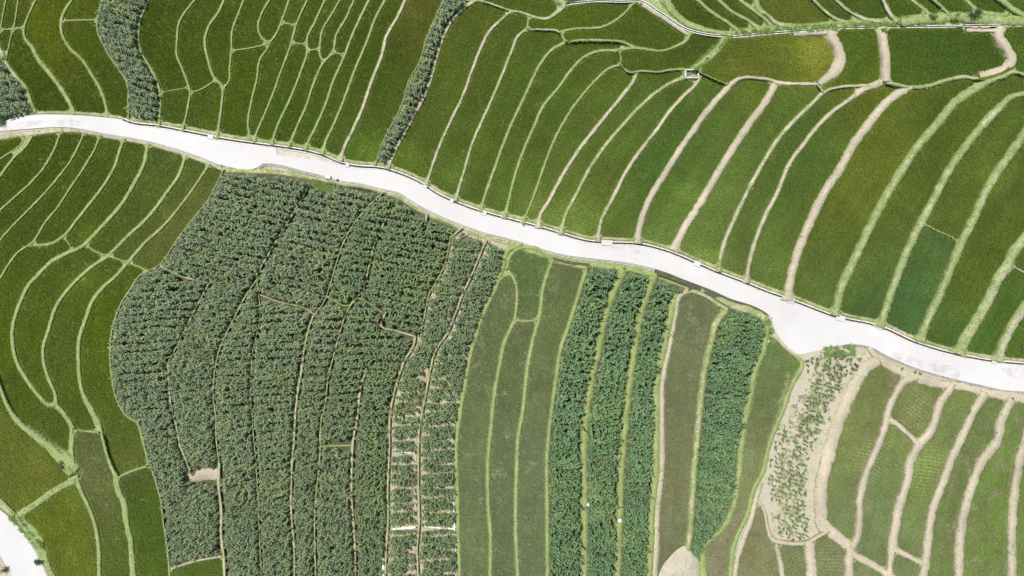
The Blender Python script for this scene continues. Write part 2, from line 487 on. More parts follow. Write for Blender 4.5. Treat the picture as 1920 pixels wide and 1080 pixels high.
def make_bank():
    """grass and trodden earth of bunds, verges and paths; the attribute earth says how bare"""
    m, nt, bs = mat("bank_grass_and_earth")
    P = pos(nt)
    at = N(nt, "ShaderNodeAttribute", attribute_name="earth").outputs["Fac"]
    n1 = noise(nt, .55, 5, .6, P); n2 = noise(nt, 3.2, 4, .6, P); n3 = noise(nt, 14, 3, .6, P)
    g = ramp(nt, n2, [(.25, (.115, .155, .05)), (.5, (.195, .24, .095)), (.75, (.28, .315, .145))])
    g = mix(nt, ramp(nt, n1, [(.35, (0, 0, 0)), (.7, (1, 1, 1))]), g, (.265, .315, .12))
    e = ramp(nt, n2, [(.2, (.27, .225, .15)), (.5, (.405, .352, .258)), (.8, (.51, .455, .355))])
    e = mix(nt, .3, e, ramp(nt, n3, [(.3, (.25, .21, .145)), (.7, (.55, .49, .385))]))
    e = mix(nt, 1.0, e, ramp(nt, noise(nt, .22, 3, .5, P), [(.3, (.78, .78, .76)), (.7, (1.1, 1.08, 1.06))]), 'MULTIPLY')
    t = mth(nt, 'ADD', mth(nt, 'MULTIPLY', mth(nt, 'SUBTRACT', n1, .5), 1.5), mth(nt, 'MULTIPLY', mth(nt, 'SUBTRACT', n2, .5), 1.3))
    t = mth(nt, 'ADD', t, at)
    f = ramp(nt, t, [(.34, (0, 0, 0)), (.62, (1, 1, 1))])
    nt.links.new(mix(nt, f, g, e), bs.inputs["Base Color"])
    bs.inputs["Roughness"].default_value = .9
    bs.inputs["Specular IOR Level"].default_value = .2
    bump(nt, bs, mth(nt, 'ADD', n2, mth(nt, 'MULTIPLY', n3, .6)), .06)
    return m

def make_concrete():
    m, nt, bs = mat("pale_concrete")
    P = pos(nt)
    n1 = noise(nt, .12, 5, .6, P); n2 = noise(nt, 1.7, 5, .65, P); n3 = noise(nt, 9, 3, .6, P)
    c = ramp(nt, n1, [(.3, (.43, .41, .388)), (.7, (.50, .482, .462))])
    c = mix(nt, ramp(nt, n2, [(.55, (0, 0, 0)), (.85, (.5, .5, .5))]), c, (.44, .405, .365))
    c = mix(nt, .12, c, ramp(nt, n3, [(.3, (.33, .31, .29)), (.7, (.57, .56, .55))]))
    nt.links.new(c, bs.inputs["Base Color"])
    bs.inputs["Roughness"].default_value = .85
    bump(nt, bs, n3, .01, .5)
    return m

def make_kerb():
    m, nt, bs = mat("weathered_kerb_concrete")
    P = pos(nt)
    n2 = noise(nt, 2.5, 5, .65, P)
    nt.links.new(ramp(nt, n2, [(.25, (.30, .28, .24)), (.5, (.52, .50, .45)), (.75, (.68, .66, .62))]), bs.inputs["Base Color"])
    bs.inputs["Roughness"].default_value = .9
    bump(nt, bs, n2, .02)
    return m

def make_simple(name, stops, scale, rough=.9, dist=.03, spec=.3):
    m, nt, bs = mat(name)
    P = pos(nt)
    n = noise(nt, scale, 5, .62, P); n2 = noise(nt, scale * 6.3, 3, .6, P)
    c = ramp(nt, mth(nt, 'ADD', mth(nt, 'MULTIPLY', n, .65), mth(nt, 'MULTIPLY', n2, .35)), stops)
    nt.links.new(c, bs.inputs["Base Color"])
    bs.inputs["Roughness"].default_value = rough
    bs.inputs["Specular IOR Level"].default_value = spec
    bump(nt, bs, mth(nt, 'ADD', n, n2), dist)
    return m

def make_leaf(name, inst, rough, trans, spec=.4, base=(.1, .16, .05), vary=.25):
    """leaf with some light passing through; instanced plants take their colour from the tint stored on each plant"""
    m, nt, bs = mat(name)
    if inst:
        c = N(nt, "ShaderNodeAttribute", attribute_type='INSTANCER', attribute_name="tint").outputs["Color"]
    else:
        c = N(nt, "ShaderNodeRGB"); c.outputs[0].default_value = (*base, 1); c = c.outputs[0]
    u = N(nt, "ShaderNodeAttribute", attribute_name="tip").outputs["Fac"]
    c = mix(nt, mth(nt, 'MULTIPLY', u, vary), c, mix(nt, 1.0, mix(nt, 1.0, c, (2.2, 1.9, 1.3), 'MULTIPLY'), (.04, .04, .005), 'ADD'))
    nt.links.new(c, bs.inputs["Base Color"])
    bs.inputs["Roughness"].default_value = rough
    bs.inputs["Specular IOR Level"].default_value = spec
    tr = N(nt, "ShaderNodeBsdfTranslucent")
    nt.links.new(mix(nt, 1.0, c, (1.0, 1.25, .45), 'MULTIPLY'), tr.inputs["Color"])
    mx = N(nt, "ShaderNodeMixShader")
    mx.inputs[0].default_value = trans
    nt.links.new(bs.outputs[0], mx.inputs[1]); nt.links.new(tr.outputs[0], mx.inputs[2])
    nt.links.new(mx.outputs[0], nt.nodes["Material Output"].inputs[0])
    return m

M_BANK = make_bank()
M_CONC = make_concrete()
M_KERB = make_kerb()
M_MUD = make_simple("wet_paddy_mud", [(.3, (.05, .066, .012)), (.5, (.085, .105, .02)), (.72, (.135, .145, .042))], .35, .62, .05, .12)
M_MUD2 = make_simple("thin_paddy_mud", [(.3, (.075, .075, .034)), (.5, (.125, .122, .06)), (.72, (.20, .185, .115))], .5, .55, .05, .2)
M_SOIL = make_simple("dry_field_soil", [(.25, (.20, .16, .105)), (.5, (.36, .30, .215)), (.75, (.52, .445, .345))], .9, .95, .08, .2)
M_PALE = make_simple("pale_bare_soil", [(.28, (.18, .215, .10)), (.40, (.28, .295, .17)), (.52, (.40, .345, .275)), (.64, (.30, .29, .19)), (.78, (.47, .41, .345))], .42, .95, .06, .2)
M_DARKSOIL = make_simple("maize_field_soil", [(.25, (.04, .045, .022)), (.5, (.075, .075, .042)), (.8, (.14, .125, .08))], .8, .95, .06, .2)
M_FAR = make_simple("distant_field_green", [(.25, (.035, .06, .014)), (.5, (.06, .09, .022)), (.8, (.12, .14, .05))], .05, .95, .2, .2)
M_SILT = make_simple("channel_bed_silt", [(.25, (.05, .045, .035)), (.7, (.16, .14, .11))], 1.5, .7, .02)
M_GRAVEL = make_simple("gravel_and_dust", [(.25, (.30, .275, .22)), (.5, (.42, .385, .32)), (.8, (.60, .56, .50))], 1.4, .95, .04)
M_FILM = make_simple("white_plastic_film", [(.3, (.55, .57, .58)), (.7, (.85, .86, .87))], 3.0, .35, .05, .5)
M_WOOD = make_simple("weathered_timber", [(.3, (.30, .22, .17)), (.7, (.60, .50, .42))], 3.0, .8, .02)
M_ROCK = make_simple("dark_stone", [(.3, (.04, .04, .038)), (.7, (.14, .135, .12))], 4.0, .9, .05)
M_BARK = make_simple("shrub_stem_bark", [(.3, (.06, .045, .03)), (.7, (.15, .11, .08))], 6.0, .9, .02)
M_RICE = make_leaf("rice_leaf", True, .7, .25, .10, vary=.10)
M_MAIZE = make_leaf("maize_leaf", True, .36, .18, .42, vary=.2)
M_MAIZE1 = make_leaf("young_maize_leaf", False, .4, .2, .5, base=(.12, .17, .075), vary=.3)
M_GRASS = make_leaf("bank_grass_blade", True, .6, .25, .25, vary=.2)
M_SHRUB = make_leaf("shrub_leaf", False, .5, .2, .3, base=(.06, .12, .03), vary=.2)
M_TASSEL = make_simple("maize_tassel", [(.3, (.26, .25, .12)), (.7, (.42, .40, .22))], 20.0, .8, .0)

# ------------------------------------------------------------------ what grows where
def seeds(s):
    return {rid(x, y) for x, y in num(s)}
MAIZE = seeds("20,190 240,100 800,140 450,430 260,700 440,800 520,800 580,800 680,740 630,950 740,500 760,800 830,780 1120,560 1200,560 1245,580 1380,700 330,760 900,500 465,580 380,860 800,500")
SPARSE = {rid(760, 900): .55, rid(830, 780): .75}
BARE = seeds("1500,850")
MOUND = seeds("1285,1060")
ROADS = seeds("1000,450 40,1040")
GRAVEL = seeds("580,294")
perim = []
for ri, mem in enumerate(REG):
    p = 0
    for i in mem:
        f = CF[i]
        for k in range(3):
            e = tuple(sorted((f[k], f[(k + 1) % 3])))
            if len({reg[b] for b in edge_f[e]}) > 1 or len(edge_f[e]) == 1:
                p += np.hypot(*(CV[e[0]] - CV[e[1]]))
    perim.append(p)
THICK = [2 * a / (p + 1e-6) for a, p in zip(AREA, perim)]
def near(line, x, y):
    return np.min(np.hypot(line[:, 0] - x, line[:, 1] - y))
chx, cnx = extend(spline(CHANNEL, 3)), extend(spline(CANAL, 3))
def dense(S, st=3.0):
    return np.vstack([np.linspace(a, b, max(2, int(np.hypot(*(b - a)) / st))) for a, b in zip(S[:-1], S[1:])])
chx, cnx = dense(chx[:, :2]), dense(cnx[:, :2])
KIND = []
for ri in range(len(REG)):
    if ri in MAIZE: k = 'maize'
    elif ri in BARE: k = 'bare'
    elif ri in MOUND: k = 'mound'
    elif ri in ROADS: k = 'road'
    elif ri in GRAVEL: k = 'gravel'
    else:
        cs = np.array([CV[list(CF[i])].mean(0) for i in REG[ri]])
        dch = np.mean([near(chx, *c) for c in cs[:30]]); dcn = np.mean([near(cnx, *c) for c in cs[:30]])
        if dch < 3.0 and THICK[ri] < 8: k = 'channel'
        elif dcn < 2.2 and THICK[ri] < 6: k = 'canal'
        elif THICK[ri] < 10.5 or AREA[ri] < 350: k = 'verge'
        else: k = 'rice'
    KIND.append(k)
for s_ in ("8,1070", "1235,700", "46,998", "1712,697", "1858,733", "1250,10"):
    KIND[rid(*num(s_)[0])] = 'verge'
LEVEL = {}
for ri, k in enumerate(KIND):
    if k in ('rice', 'maize', 'bare'):
        ys, xs = np.nonzero(IDM == ri)
        ok = (xs > MARG - 40) & (xs < MARG + 1960) & (ys > MARG - 40) & (ys < MARG + 1120)
        if ok.sum() < 20: ok[:] = True
        LEVEL[ri] = hz(xs[ok].mean() + X0, ys[ok].mean() + Y0) if len(xs) else hz(*CEN[ri])
def level(x, y):
    ri = rid(x, y)
    return LEVEL.get(ri, hz(x, y))

# ------------------------------------------------------------------ terraces: one floor per field
LABELS = {}
for ln in """
8,30|thin sliver of rice in the top left corner, leftmost plot along the top edge
5,78|small wedge of rice at the left edge below the corner sliver, above the corner maize
40,25|second rice plot along the top edge, a small one left of the yellowish terrace
57,148|dark olive rice terrace beside the left corner maize, reaching down to the road
112,110|yellowish green rice terrace above the road, brightest plot at the top left
152,20|small square rice plot at the top edge, left against the broad maize strip
183,120|olive rice terrace along the left side of the broad maize strip above the road
305,77|olive rice terrace along the upper right side of the broad maize strip
325,203|small rice plot at the road, right beside the foot of the broad maize strip
366,82|upper rice plot with narrow waist, second to the right of the broad maize strip
383,208|small rice plot at the road, second to the right of the broad maize strip
415,77|spindle shaped rice plot coming to a point below, third right of the broad maize strip
463,50|squarish rice plot at the top edge, right of the spindle shaped plot
447,176|long rice plot at the road, third to the right of the broad maize strip
507,36|tongue shaped rice plot at the top edge with a rounded lower end
548,22|very small rice plot at the top edge, right of the tongue shaped one
500,140|rice strip bending down to a point at the road, below the tongue shaped plot
572,40|small rice plot at the top edge with a level foot, second right of the tongue
528,175|fifth rice strip above the road to the right of the broad maize strip
590,50|narrow small rice plot at the top edge, third right of the tongue shaped plot
558,190|sixth rice strip above the road to the right of the broad maize strip
614,60|rice tongue ending in a hooked point, fourth right of the larger tongue at the top
652,52|small rice plot at the top edge just left of the long narrow rice strip
593,190|seventh rice strip above the road to the right of the broad maize strip
643,147|long narrow rice strip from the top edge to the road, left one of the pair
677,152|long narrow rice strip from the top edge to the road, left of the pale bund
732,150|wide smooth rice terrace between the pale bund and the slim slanting maize strip
832,167|wide rice terrace along the right side of the slim slanting maize strip
887,198|second rice strip above the road to the right of the slim maize strip
940,208|third rice strip above the road to the right of the slim maize strip
995,204|fourth rice strip to the right of the slim maize strip, hooked over at its top
1031,235|fifth rice strip to the right of the slim maize strip, hooked over at its top
1086,240|sixth rice strip right of the slim maize strip, ending below the short cross bund
1124,264|seventh rice strip to the right of the slim maize strip, beside a tan bund
1155,303|eighth rice strip right of the slim maize strip, pale where it meets the road
1226,306|ninth rice strip right of the slim maize strip, between two tan bunds
1313,306|tenth rice strip right of the slim maize strip, wide, below the yellowish plot
1386,328|eleventh rice strip right of the slim maize strip, speckled pale green near the road
1442,344|twelfth rice strip right of the slim maize strip, dark and narrow
1510,348|thirteenth rice strip right of the slim maize strip, left of a broad tan bund
1616,352|wide rice terrace with a yellow brown patch, right of the broad tan bund
1705,380|long rice terrace between two broad grassy banks, right of the yellow patched one
1830,322|upper rice plot of the divided terrace near the right edge, above the thin cross bund
1727,530|lower bluish green rice plot of the divided terrace, below the thin cross bund
1842,484|long olive rice terrace at the right edge, right of the divided terrace
1915,480|small rice corner at the right edge above the short pale bund
1873,596|short dark rice plot at the right edge above the road, left of the last bank
1905,646|rightmost rice plot above the road, cut by the right edge
996,12|rice plot at the top edge right above the looping bund, beside the slim maize strip
1095,34|lens shaped rice plot below the concrete water channel at the top centre
1180,65|rounded rice plot in the bend of the water channel, right of the lens shaped one
1250,115|rice plot left of the grassy gully below the top water channel
1460,112|broad yellowish rice plot below the water channel, right of the grassy gully
1610,105|dark rice plot between the two wide tan paths below the water channel
1765,105|large dark rectangular rice plot below the water channel, right of the tan path
1905,95|rice plot at the right edge outside the curved tan path
1312,32|first rice plot above the top water channel counted from the left
1367,32|second rice plot above the top water channel counted from the left
1402,27|third rice plot above the top water channel counted from the left
1430,28|fourth rice plot above the top water channel, a thin sliver
1495,25|wide rice plot above the top water channel, fifth from the left
1575,25|sixth rice plot above the top water channel, a curved blade between tan bunds
1632,20|seventh rice plot above the top water channel, ending at the tan fork
1700,20|eighth rice plot above the water channel, right of the tan fork
1750,15|small rice plot at the top edge above the left end of the weedy bank
1840,15|wide rice plot at the top edge above the weedy bank
1908,10|rice corner at the top right of the picture
12,271|small rice corner at the left edge just below the road
22,288|thin curved blade of rice at the left edge below the road
48,310|third rice strip below the road counted from the left edge
80,342|fourth rice strip below the road counted from the left edge
80,393|fifth rice strip below the road counted from the left edge
80,530|long curved rice terrace at the left, sweeping from the road down past nested bunds
208,366|seventh rice strip below the road, ending in a pointed foot
267,372|eighth rice strip below the road, glinting rows at its lower end
308,393|ninth rice strip below the road counted from the left edge
330,424|brownish rice strip along the left edge of the big maize field, below the road
77,585|crescent rice terrace at the left, outermost of the three nested curves
135,640|crescent rice terrace at the left, middle one of the three nested curves
175,710|long crescent rice terrace following the left edge of the big maize field
43,878|pale patchy rice plot at the left edge above the grassy cross bank
121,998|olive rice plot at the bottom left beside the curving white road
190,940|rice strip at the bottom left with a pale worn patch, between two grassy bunds
270,980|rice strip at the bottom left along the big maize field
378,1070|small rice corner at the bottom edge below the tan bund of the big maize field
990,517|rice plot with rounded top just below the road, right of the big maize field
902,806|long rice strip along the right side of the big maize field
945,837|second rice strip right of the big maize field, pale flecks near its foot
1015,782|third rice strip right of the big maize field, left of the three maize strips
1281,778|brownish grey green rice strip between the three maize strips and the single maize block
1420,812|rice strip between the single maize block and the bare sandy field
1605,837|rice terrace right of the bare sandy field, first of the lower right fan
1722,763|rice plot with pale wavy rows just below the road at the lower right
1660,930|rice strip at the lower right below the plot with wavy rows
1744,882|third long rice strip of the lower right fan, between tan bunds
1799,911|fourth long rice strip of the lower right fan, between tan bunds
1868,952|fifth long rice strip of the lower right fan, bright green in the middle
1910,985|rice strip at the right edge of the lower right fan, cut by the border
1424,1037|brownish rice plot at the bottom edge left below the bare sandy field
1493,1048|small rice plot at the bottom edge right below the bare sandy field
1557,1045|rice plot with fine level rows at the bottom edge, beside the tan crossing
1618,1068|small rice wedge at the bottom edge below the slanting tan bund
1696,1063|small rice wedge at the bottom edge between two tan bunds, right of the other wedge
""".strip().splitlines():
    p, t = ln.split('|')
    LABELS.setdefault(rid(*num(p)[0]), t)
MLABELS = {}
for ln in """
20,190|small corner of grey green maize at the left edge above the road
240,100|broad winding strip of dense maize above the road at the upper left
800,140|slim slanting strip of dark maize running from the top edge down to the road
450,430|largest block of the big maize field, dense grey green, right below the road
260,700|left outer block of the big maize field with a rounded flank
440,800|long narrow maize strip of the big field, second block from its left flank
520,800|long maize strip left of the middle pale bund of the big maize field
580,800|narrow maize strip right of the middle pale bund of the big maize field
630,950|short maize strip at the bottom edge below the green cross path of the big field
680,740|maize block in the lower middle of the big field, notched at its upper corner
740,500|maize block just below the road in the right half of the big field
760,800|thin gappy maize strip with pale soil showing, second from the right of the big field
830,780|rightmost maize strip of the big field, beside the broad green bund
1120,560|left one of the three dark maize strips below the road
1200,560|middle one of the three dark maize strips below the road
1245,580|right one of the three dark maize strips below the road, beside the tan bund
1380,700|single dark maize block with rounded foot between two rice strips
""".strip().splitlines():
    p, t = ln.split('|')
    MLABELS.setdefault(rid(*num(p)[0]), t)
VISIBLE = {ri: int((IDM[MARG:MARG + 1080, MARG:MARG + 1920] == ri).sum()) for ri in range(len(REG))}

def floor_mesh(name, ri, m, zf, skirt=.9, parent=None):
    idx = {}
    v, f = [], []
    def vid(i):
        if i not in idx:
            idx[i] = len(v)
            v.append(W(CV[i][0], CV[i][1], zf(*CV[i])))
        return idx[i]
    for t in REG[ri]:
        a, b, c = CF[t]
        pa, pb, pc = CV[a], CV[b], CV[c]
        if (pb[0] - pa[0]) * (pc[1] - pa[1]) - (pb[1] - pa[1]) * (pc[0] - pa[0]) > 0:
            a, b, c = a, c, b
        f.append((vid(a), vid(b), vid(c)))
        for p, q in ((a, b), (b, c), (c, a)):
            e = tuple(sorted((p, q)))
            if len({reg[k] for k in edge_f[e]}) > 1 or len(edge_f[e]) == 1:
                x0, y0, z0 = v[vid(p)]; x1, y1, z1 = v[vid(q)]
                k = len(v)
                v.extend([(x0, y0, z0), (x1, y1, z1), (x0, y0, z0 - skirt), (x1, y1, z1 - skirt)])
                f.append((k, k + 2, k + 3, k + 1))
    return mesh(name, v, f, m, parent)

def earth_attr(o, vals):
    a = o.data.attributes.new("earth", 'FLOAT', 'POINT')
    a.data.foreach_set("value", np.broadcast_to(np.asarray(vals, np.float32), (len(o.data.vertices),)).copy())

FIELD = {}
g_ = mesh("ground", [(-2500, -2500, -5.8), (2500, -2500, -5.8), (2500, 2500, -5.8), (-2500, 2500, -5.8)], [(0, 1, 2, 3)], M_FAR)
tag(g_, kind="structure")
for ri, k in enumerate(KIND):
    if k == 'rice':
        z = LEVEL[ri]
        cx, cy = CEN[ri]
        thin_ = cx > 880 and cy > 470 and not (cx > 1400 and cy < 640)
        o = floor_mesh("rice_paddy", ri, M_MUD2 if thin_ else M_MUD, lambda x, y: z)
        if VISIBLE[ri] > 120 and ri in LABELS:
            tag(o, LABELS[ri], "rice paddy", "rice terraces")
        else:
            o.name = "ground"
            tag(o, kind="structure")
        FIELD[ri] = o
    elif k == 'maize':
        z = LEVEL[ri]
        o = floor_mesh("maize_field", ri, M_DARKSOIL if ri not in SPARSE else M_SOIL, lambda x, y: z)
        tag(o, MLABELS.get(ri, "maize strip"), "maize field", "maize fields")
        FIELD[ri] = o
    elif k == 'bare':
        z = LEVEL[ri]
        o = floor_mesh("bare_field", ri, M_PALE, lambda x, y: z)
        tag(o, "pale bare soil field with sparse young maize rows below the road bay", "field")
        FIELD[ri] = o
    elif k == 'mound':
        pass
    elif k == 'road':
        o = floor_mesh("road", ri, M_CONC, lambda x, y: hz(x, y) + .13, .7)
        tag(o, kind="structure")
    elif k == 'gravel':
        o = floor_mesh("gravel_verge", ri, M_GRAVEL, lambda x, y: hz(x, y) + .02, .7)
        tag(o, kind="structure")
    elif k == 'verge':
        o = floor_mesh("verge", ri, M_BANK, lambda x, y: hz(x, y) - .06, .9)
        cx, cy = CEN[ri]
        e = .3
        if 420 < cx < 720 and cy > 300: e = .62
        if cx > 1640 and cy > 600: e = .85
        if cx < 80 and 220 < cy < 280: e = .75
        if cx < 30 and cy > 1000: e = .7
        if 960 < cx < 1330 and cy > 450: e = .12
        if 1225 < cx < 1260 and cy > 550: e = .02
        earth_attr(o, e)
        tag(o, kind="structure")

# mound of bare soil at the bottom edge
def mound():
    mr = rid(1285, 1060)
    cx, cy = 1282, 1085
    v, f = [], []
    prof = num("1236,1083 1245,1062 1258,1046 1270,1034 1283,1027 1296,1031 1306,1042 1312,1062 1314,1083 1310,1120 1290,1160 1262,1162 1240,1125")
    S = spline([(cx + (x - cx) * 1.06, cy + (y - cy) * 1.06) for x, y in prof + [prof[0]]], 5)[:-1]
    nr = 7
    z0 = hz(cx, cy)
    for r_ in range(nr + 1):
        t = r_ / nr
        for (x, y) in S:
            px, py = x + (cx - x) * t, y + (cy - y) * t
            z = z0 - .3 + 1.0 * (1 - (1 - t) ** 2) + .45 * (fbm(px / 4, py / 4) - .5) * min(1, 4 * t)
            v.append(W(px, py, z))
    n = len(S)
    for r_ in range(nr):
        for i in range(n):
            f.append((r_ * n + i, (r_ + 1) * n + i, (r_ + 1) * n + (i + 1) % n, r_ * n + (i + 1) % n))
    o = mesh("soil_mound", v, f, M_PALE, None, True)
    tag(o, "low rounded mound of pale bare soil at the bottom edge below the maize block", "mound")
mound()

# ------------------------------------------------------------------ bunds, banks and paths
BLOCK = np.zeros((NY, NX), bool)
MBLOCK = np.zeros((NY, NX), bool)      # what maize keeps clear of: its leaves reach farther
CLEAR = dict(P3=3.0, P3u=2.8, P4=2.6, P5=2.4, P6=2.4, P7=3.0, PA=2.4, PB=3, PC=4.5, T1=2.8, T2=3.2, T3=3.2, T4=3.0, T5=4, T5b=3.6, T6=3.0, T7=4.5, TA=2.6, P5b=3, P8a=3, P8b=3, P8c=2.0, M45=2.6, M56=2.6, M6g=2.0, M4l=2.0, F3r=2.4, M7r=2.4, MB=3, MD=3, MA=1.5, MC=1.5, ML=2, RV2=5, RV3=3, RV4=4)
RIBS = []
def block_seg(p, q, r_, B=BLOCK):
    xa, xb = int(max(0, min(p[0], q[0]) - r_ - X0 - 1)), int(min(NX, max(p[0], q[0]) + r_ - X0 + 2))
    ya, yb = int(max(0, min(p[1], q[1]) - r_ - Y0 - 1)), int(min(NY, max(p[1], q[1]) + r_ - Y0 + 2))
    if xb <= xa or yb <= ya: return
    gx, gy = np.meshgrid(np.arange(xa, xb) + X0 + .5, np.arange(ya, yb) + Y0 + .5)
    d = np.array(q) - np.array(p)
    t = np.clip(((gx - p[0]) * d[0] + (gy - p[1]) * d[1]) / (d @ d + 1e-9), 0, 1)
    B[ya:yb, xa:xb] |= np.hypot(gx - p[0] - t * d[0], gy - p[1] - t * d[1]) < r_

def smooth1(a, k=4):
    a = np.asarray(a, float)
    p = np.pad(a, k, mode='edge')
    return np.convolve(p, np.ones(2 * k + 1) / (2 * k + 1), 'valid')

U = np.array([-1.18, -.95, -.6, -.2, .2, .6, .95, 1.18])
def ribbon(nm, L):
    S = spline(L['pts'], 3.4)
    S = extend(S, 0, 150)
    if len(S) > 2:
        # resample the straight runs past the border too
        T_ = []
        for a, b in zip(S[:-1], S[1:]):
            n = max(1, int(np.hypot(*(b - a)[:2]) / 4))
            for k in range(n):
                T_.append(a + (b - a) * k / n)
        T_.append(S[-1])
        S = np.array(T_)
    ok = (S[:, 0] > X0) & (S[:, 0] < X1) & (S[:, 1] > Y0) & (S[:, 1] < Y1)
    S = S[ok]
    n = len(S)
    x, y, w = S[:, 0].copy(), S[:, 1].copy(), S[:, 2].copy()
    T = np.gradient(S[:, :2], axis=0)
    T /= np.hypot(T[:, 0], T[:, 1])[:, None] + 1e-9
    nx_, ny_ = -T[:, 1], T[:, 0]           # right-hand normal with y down
    # flare where a bund meets the road channel
    for end in (0, -1):
        if near(chx, x[end], y[end]) < 11 and nm[0] in 'ABCM' and nm not in ('MA', 'MC'):
            d = np.hypot(x - x[end], y - y[end])
            w = w * (1 + (1.3 if w[end] < 9 else .8) * np.exp(-d / 6.0))
    s_ = np.arange(n) * 3.4
    sd = hash(nm) % 97 if False else sum(ord(c) * (i + 3) for i, c in enumerate(nm)) % 97
    wl = w * (.5 + .16 * (fbm(s_ / 9 + sd, s_ * 0 + 3.3) - .5) * 2) + .5 * (vnoise(s_ / 5 + sd, s_ * 0 + 9) - .5)
    wr = w * (.5 + .16 * (fbm(s_ / 9 + sd, s_ * 0 + 7.7) - .5) * 2) + .5 * (vnoise(s_ / 5 + sd, s_ * 0 + 19) - .5)
    zl = smooth1([level(x[i] - nx_[i] * (w[i] / 2 + 3.5), y[i] - ny_[i] * (w[i] / 2 + 3.5)) for i in range(n)])
    zr = smooth1([level(x[i] + nx_[i] * (w[i] / 2 + 3.5), y[i] + ny_[i] * (w[i] / 2 + 3.5)) for i in range(n)])
    hb = .20 + .012 * np.minimum(w, 12)
    if nm.startswith(('RV', 'RN', 'GV', 'DB', 'CHV')): hb = hb * .3
    if nm in ('GP', 'C19', 'C20', 'C12u', 'PB', 'CU', 'C19b', 'C20b', 'E13', 'GG'): hb = hb * .55
    if nm == 'PB': hb = hb * .3
    if nm[0] in 'PT' and nm not in ('P7', 'PB'): hb = hb + .32
    v, ea = [], []
    zc = np.maximum(zl, zr) + hb
    for j, u in enumerate(U):
        side = zl if u < 0 else zr
        half = wl if u < 0 else wr
        au = abs(u)
        if au > 1.1: z = side - .35
        elif au > .9: z = side + .35 * hb
        elif au > .5: z = side + .8 * hb + .25 * (zc - hb - side)
        else: z = zc - .1 * (zc - hb - side)
        z = z + (.05 * (fbm(x / 4 + j * 5, y / 4) - .5) if au < 1.1 else 0)
        px, py = x + nx_ * half * u * 1.0, y + ny_ * half * u
        v.append(np.stack([px, py, z], 1))
        ea.append(np.clip(L['e'] * (.88 if L['e'] > .75 else 1) - L['sb'] * u - (.45 if au > .9 and L['w'] > 6 else 0), 0, 1.2) + 0 * x)
    v = np.stack(v, 1).reshape(-1, 3)
    ea = np.stack(ea, 1).reshape(-1)
    k = (HCAM - v[:, 2]) / FPX
    wv = np.stack([(v[:, 0] - 960) * k, (540 - v[:, 1]) * k, v[:, 2]], 1)
    m_ = len(U)
    f = []
    for i in range(n - 1):
        for j in range(m_ - 1):
            a = i * m_ + j
            f.append((a, a + m_, a + m_ + 1, a + 1))
    f.append(tuple(range(m_)))
    f.append(tuple(range((n - 1) * m_ + m_ - 1, (n - 1) * m_ - 1, -1)))
    o = mesh("bund" if L['e'] < .95 else "path", wv, f, M_BANK, None, True)
    earth_attr(o, ea)
    tag(o, kind="structure")
    for i in range(n - 1):
        block_seg((x[i], y[i]), (x[i + 1], y[i + 1]), w[i] / 2 + .9)
        block_seg((x[i], y[i]), (x[i + 1], y[i + 1]), w[i] / 2 + CLEAR.get(nm, 2.2), MBLOCK)
    RIBS.append((x, y, w, nx_, ny_, zl, zr, hb, L['e'], L['sb'], nm))
for nm, L in LINES.items():
    if nm != 'MO':
        ribbon(nm, L)

# ------------------------------------------------------------------ road channel and top water channel
def trough(name, S, half, lip, rise, depth, bed):
    S = np.array(S)[:, :2]
    ok = (S[:, 0] > X0 - 5) & (S[:, 0] < X1 + 5) & (S[:, 1] > Y0 - 5) & (S[:, 1] < Y1 + 5)
    S = S[ok]
    prof = [(-half - lip, -.6), (-half - lip, rise), (-half, rise), (-half + .15, -depth), (half - .15, -depth), (half, rise), (half + lip, rise), (half + lip, -.6)]
    T = np.gradient(S, axis=0); T /= np.hypot(T[:, 0], T[:, 1])[:, None] + 1e-9
    v = []
    for i, (x, y) in enumerate(S):
        for (d, z) in prof:
            wob = .25 * (vnoise(i * .7, d * 3 + 50) - .5)
            px, py = x - T[i, 1] * (d + wob), y + T[i, 0] * (d + wob)
            v.append(W(px, py, hz(x, y) + z + .02 * (vnoise(i * .5, d + 9) - .5)))
    m_ = len(prof)
    f, mi = [], []
    for i in range(len(S) - 1):
        for j in range(m_ - 1):
            a = i * m_ + j
            f.append((a, a + m_, a + m_ + 1, a + 1))
            mi.append(1 if j == 3 else 0)
    o = mesh(name, v, f, M_KERB)
    o.data.materials.append(bed)
    o.data.polygons.foreach_set("material_index", mi)
    return o
def resample(S, st):
    return dense(np.array(S)[:, :2], st)
tag(trough("drainage_channel", resample(extend(spline(CHANNEL, 5)), 5), 1.7, 1.8, .19, .28, M_SILT), kind="structure")
tag(trough("irrigation_channel", resample(extend(spline(CANAL, 5)), 5), 1.1, 1.4, .16, .22, M_SILT), kind="structure")
for S in (CH, CN):
    E_ = extend(S)
    for a, b in zip(E_[:-1], E_[1:]):
        block_seg(a[:2], b[:2], 4.5)
        block_seg(a[:2], b[:2], 8, MBLOCK)

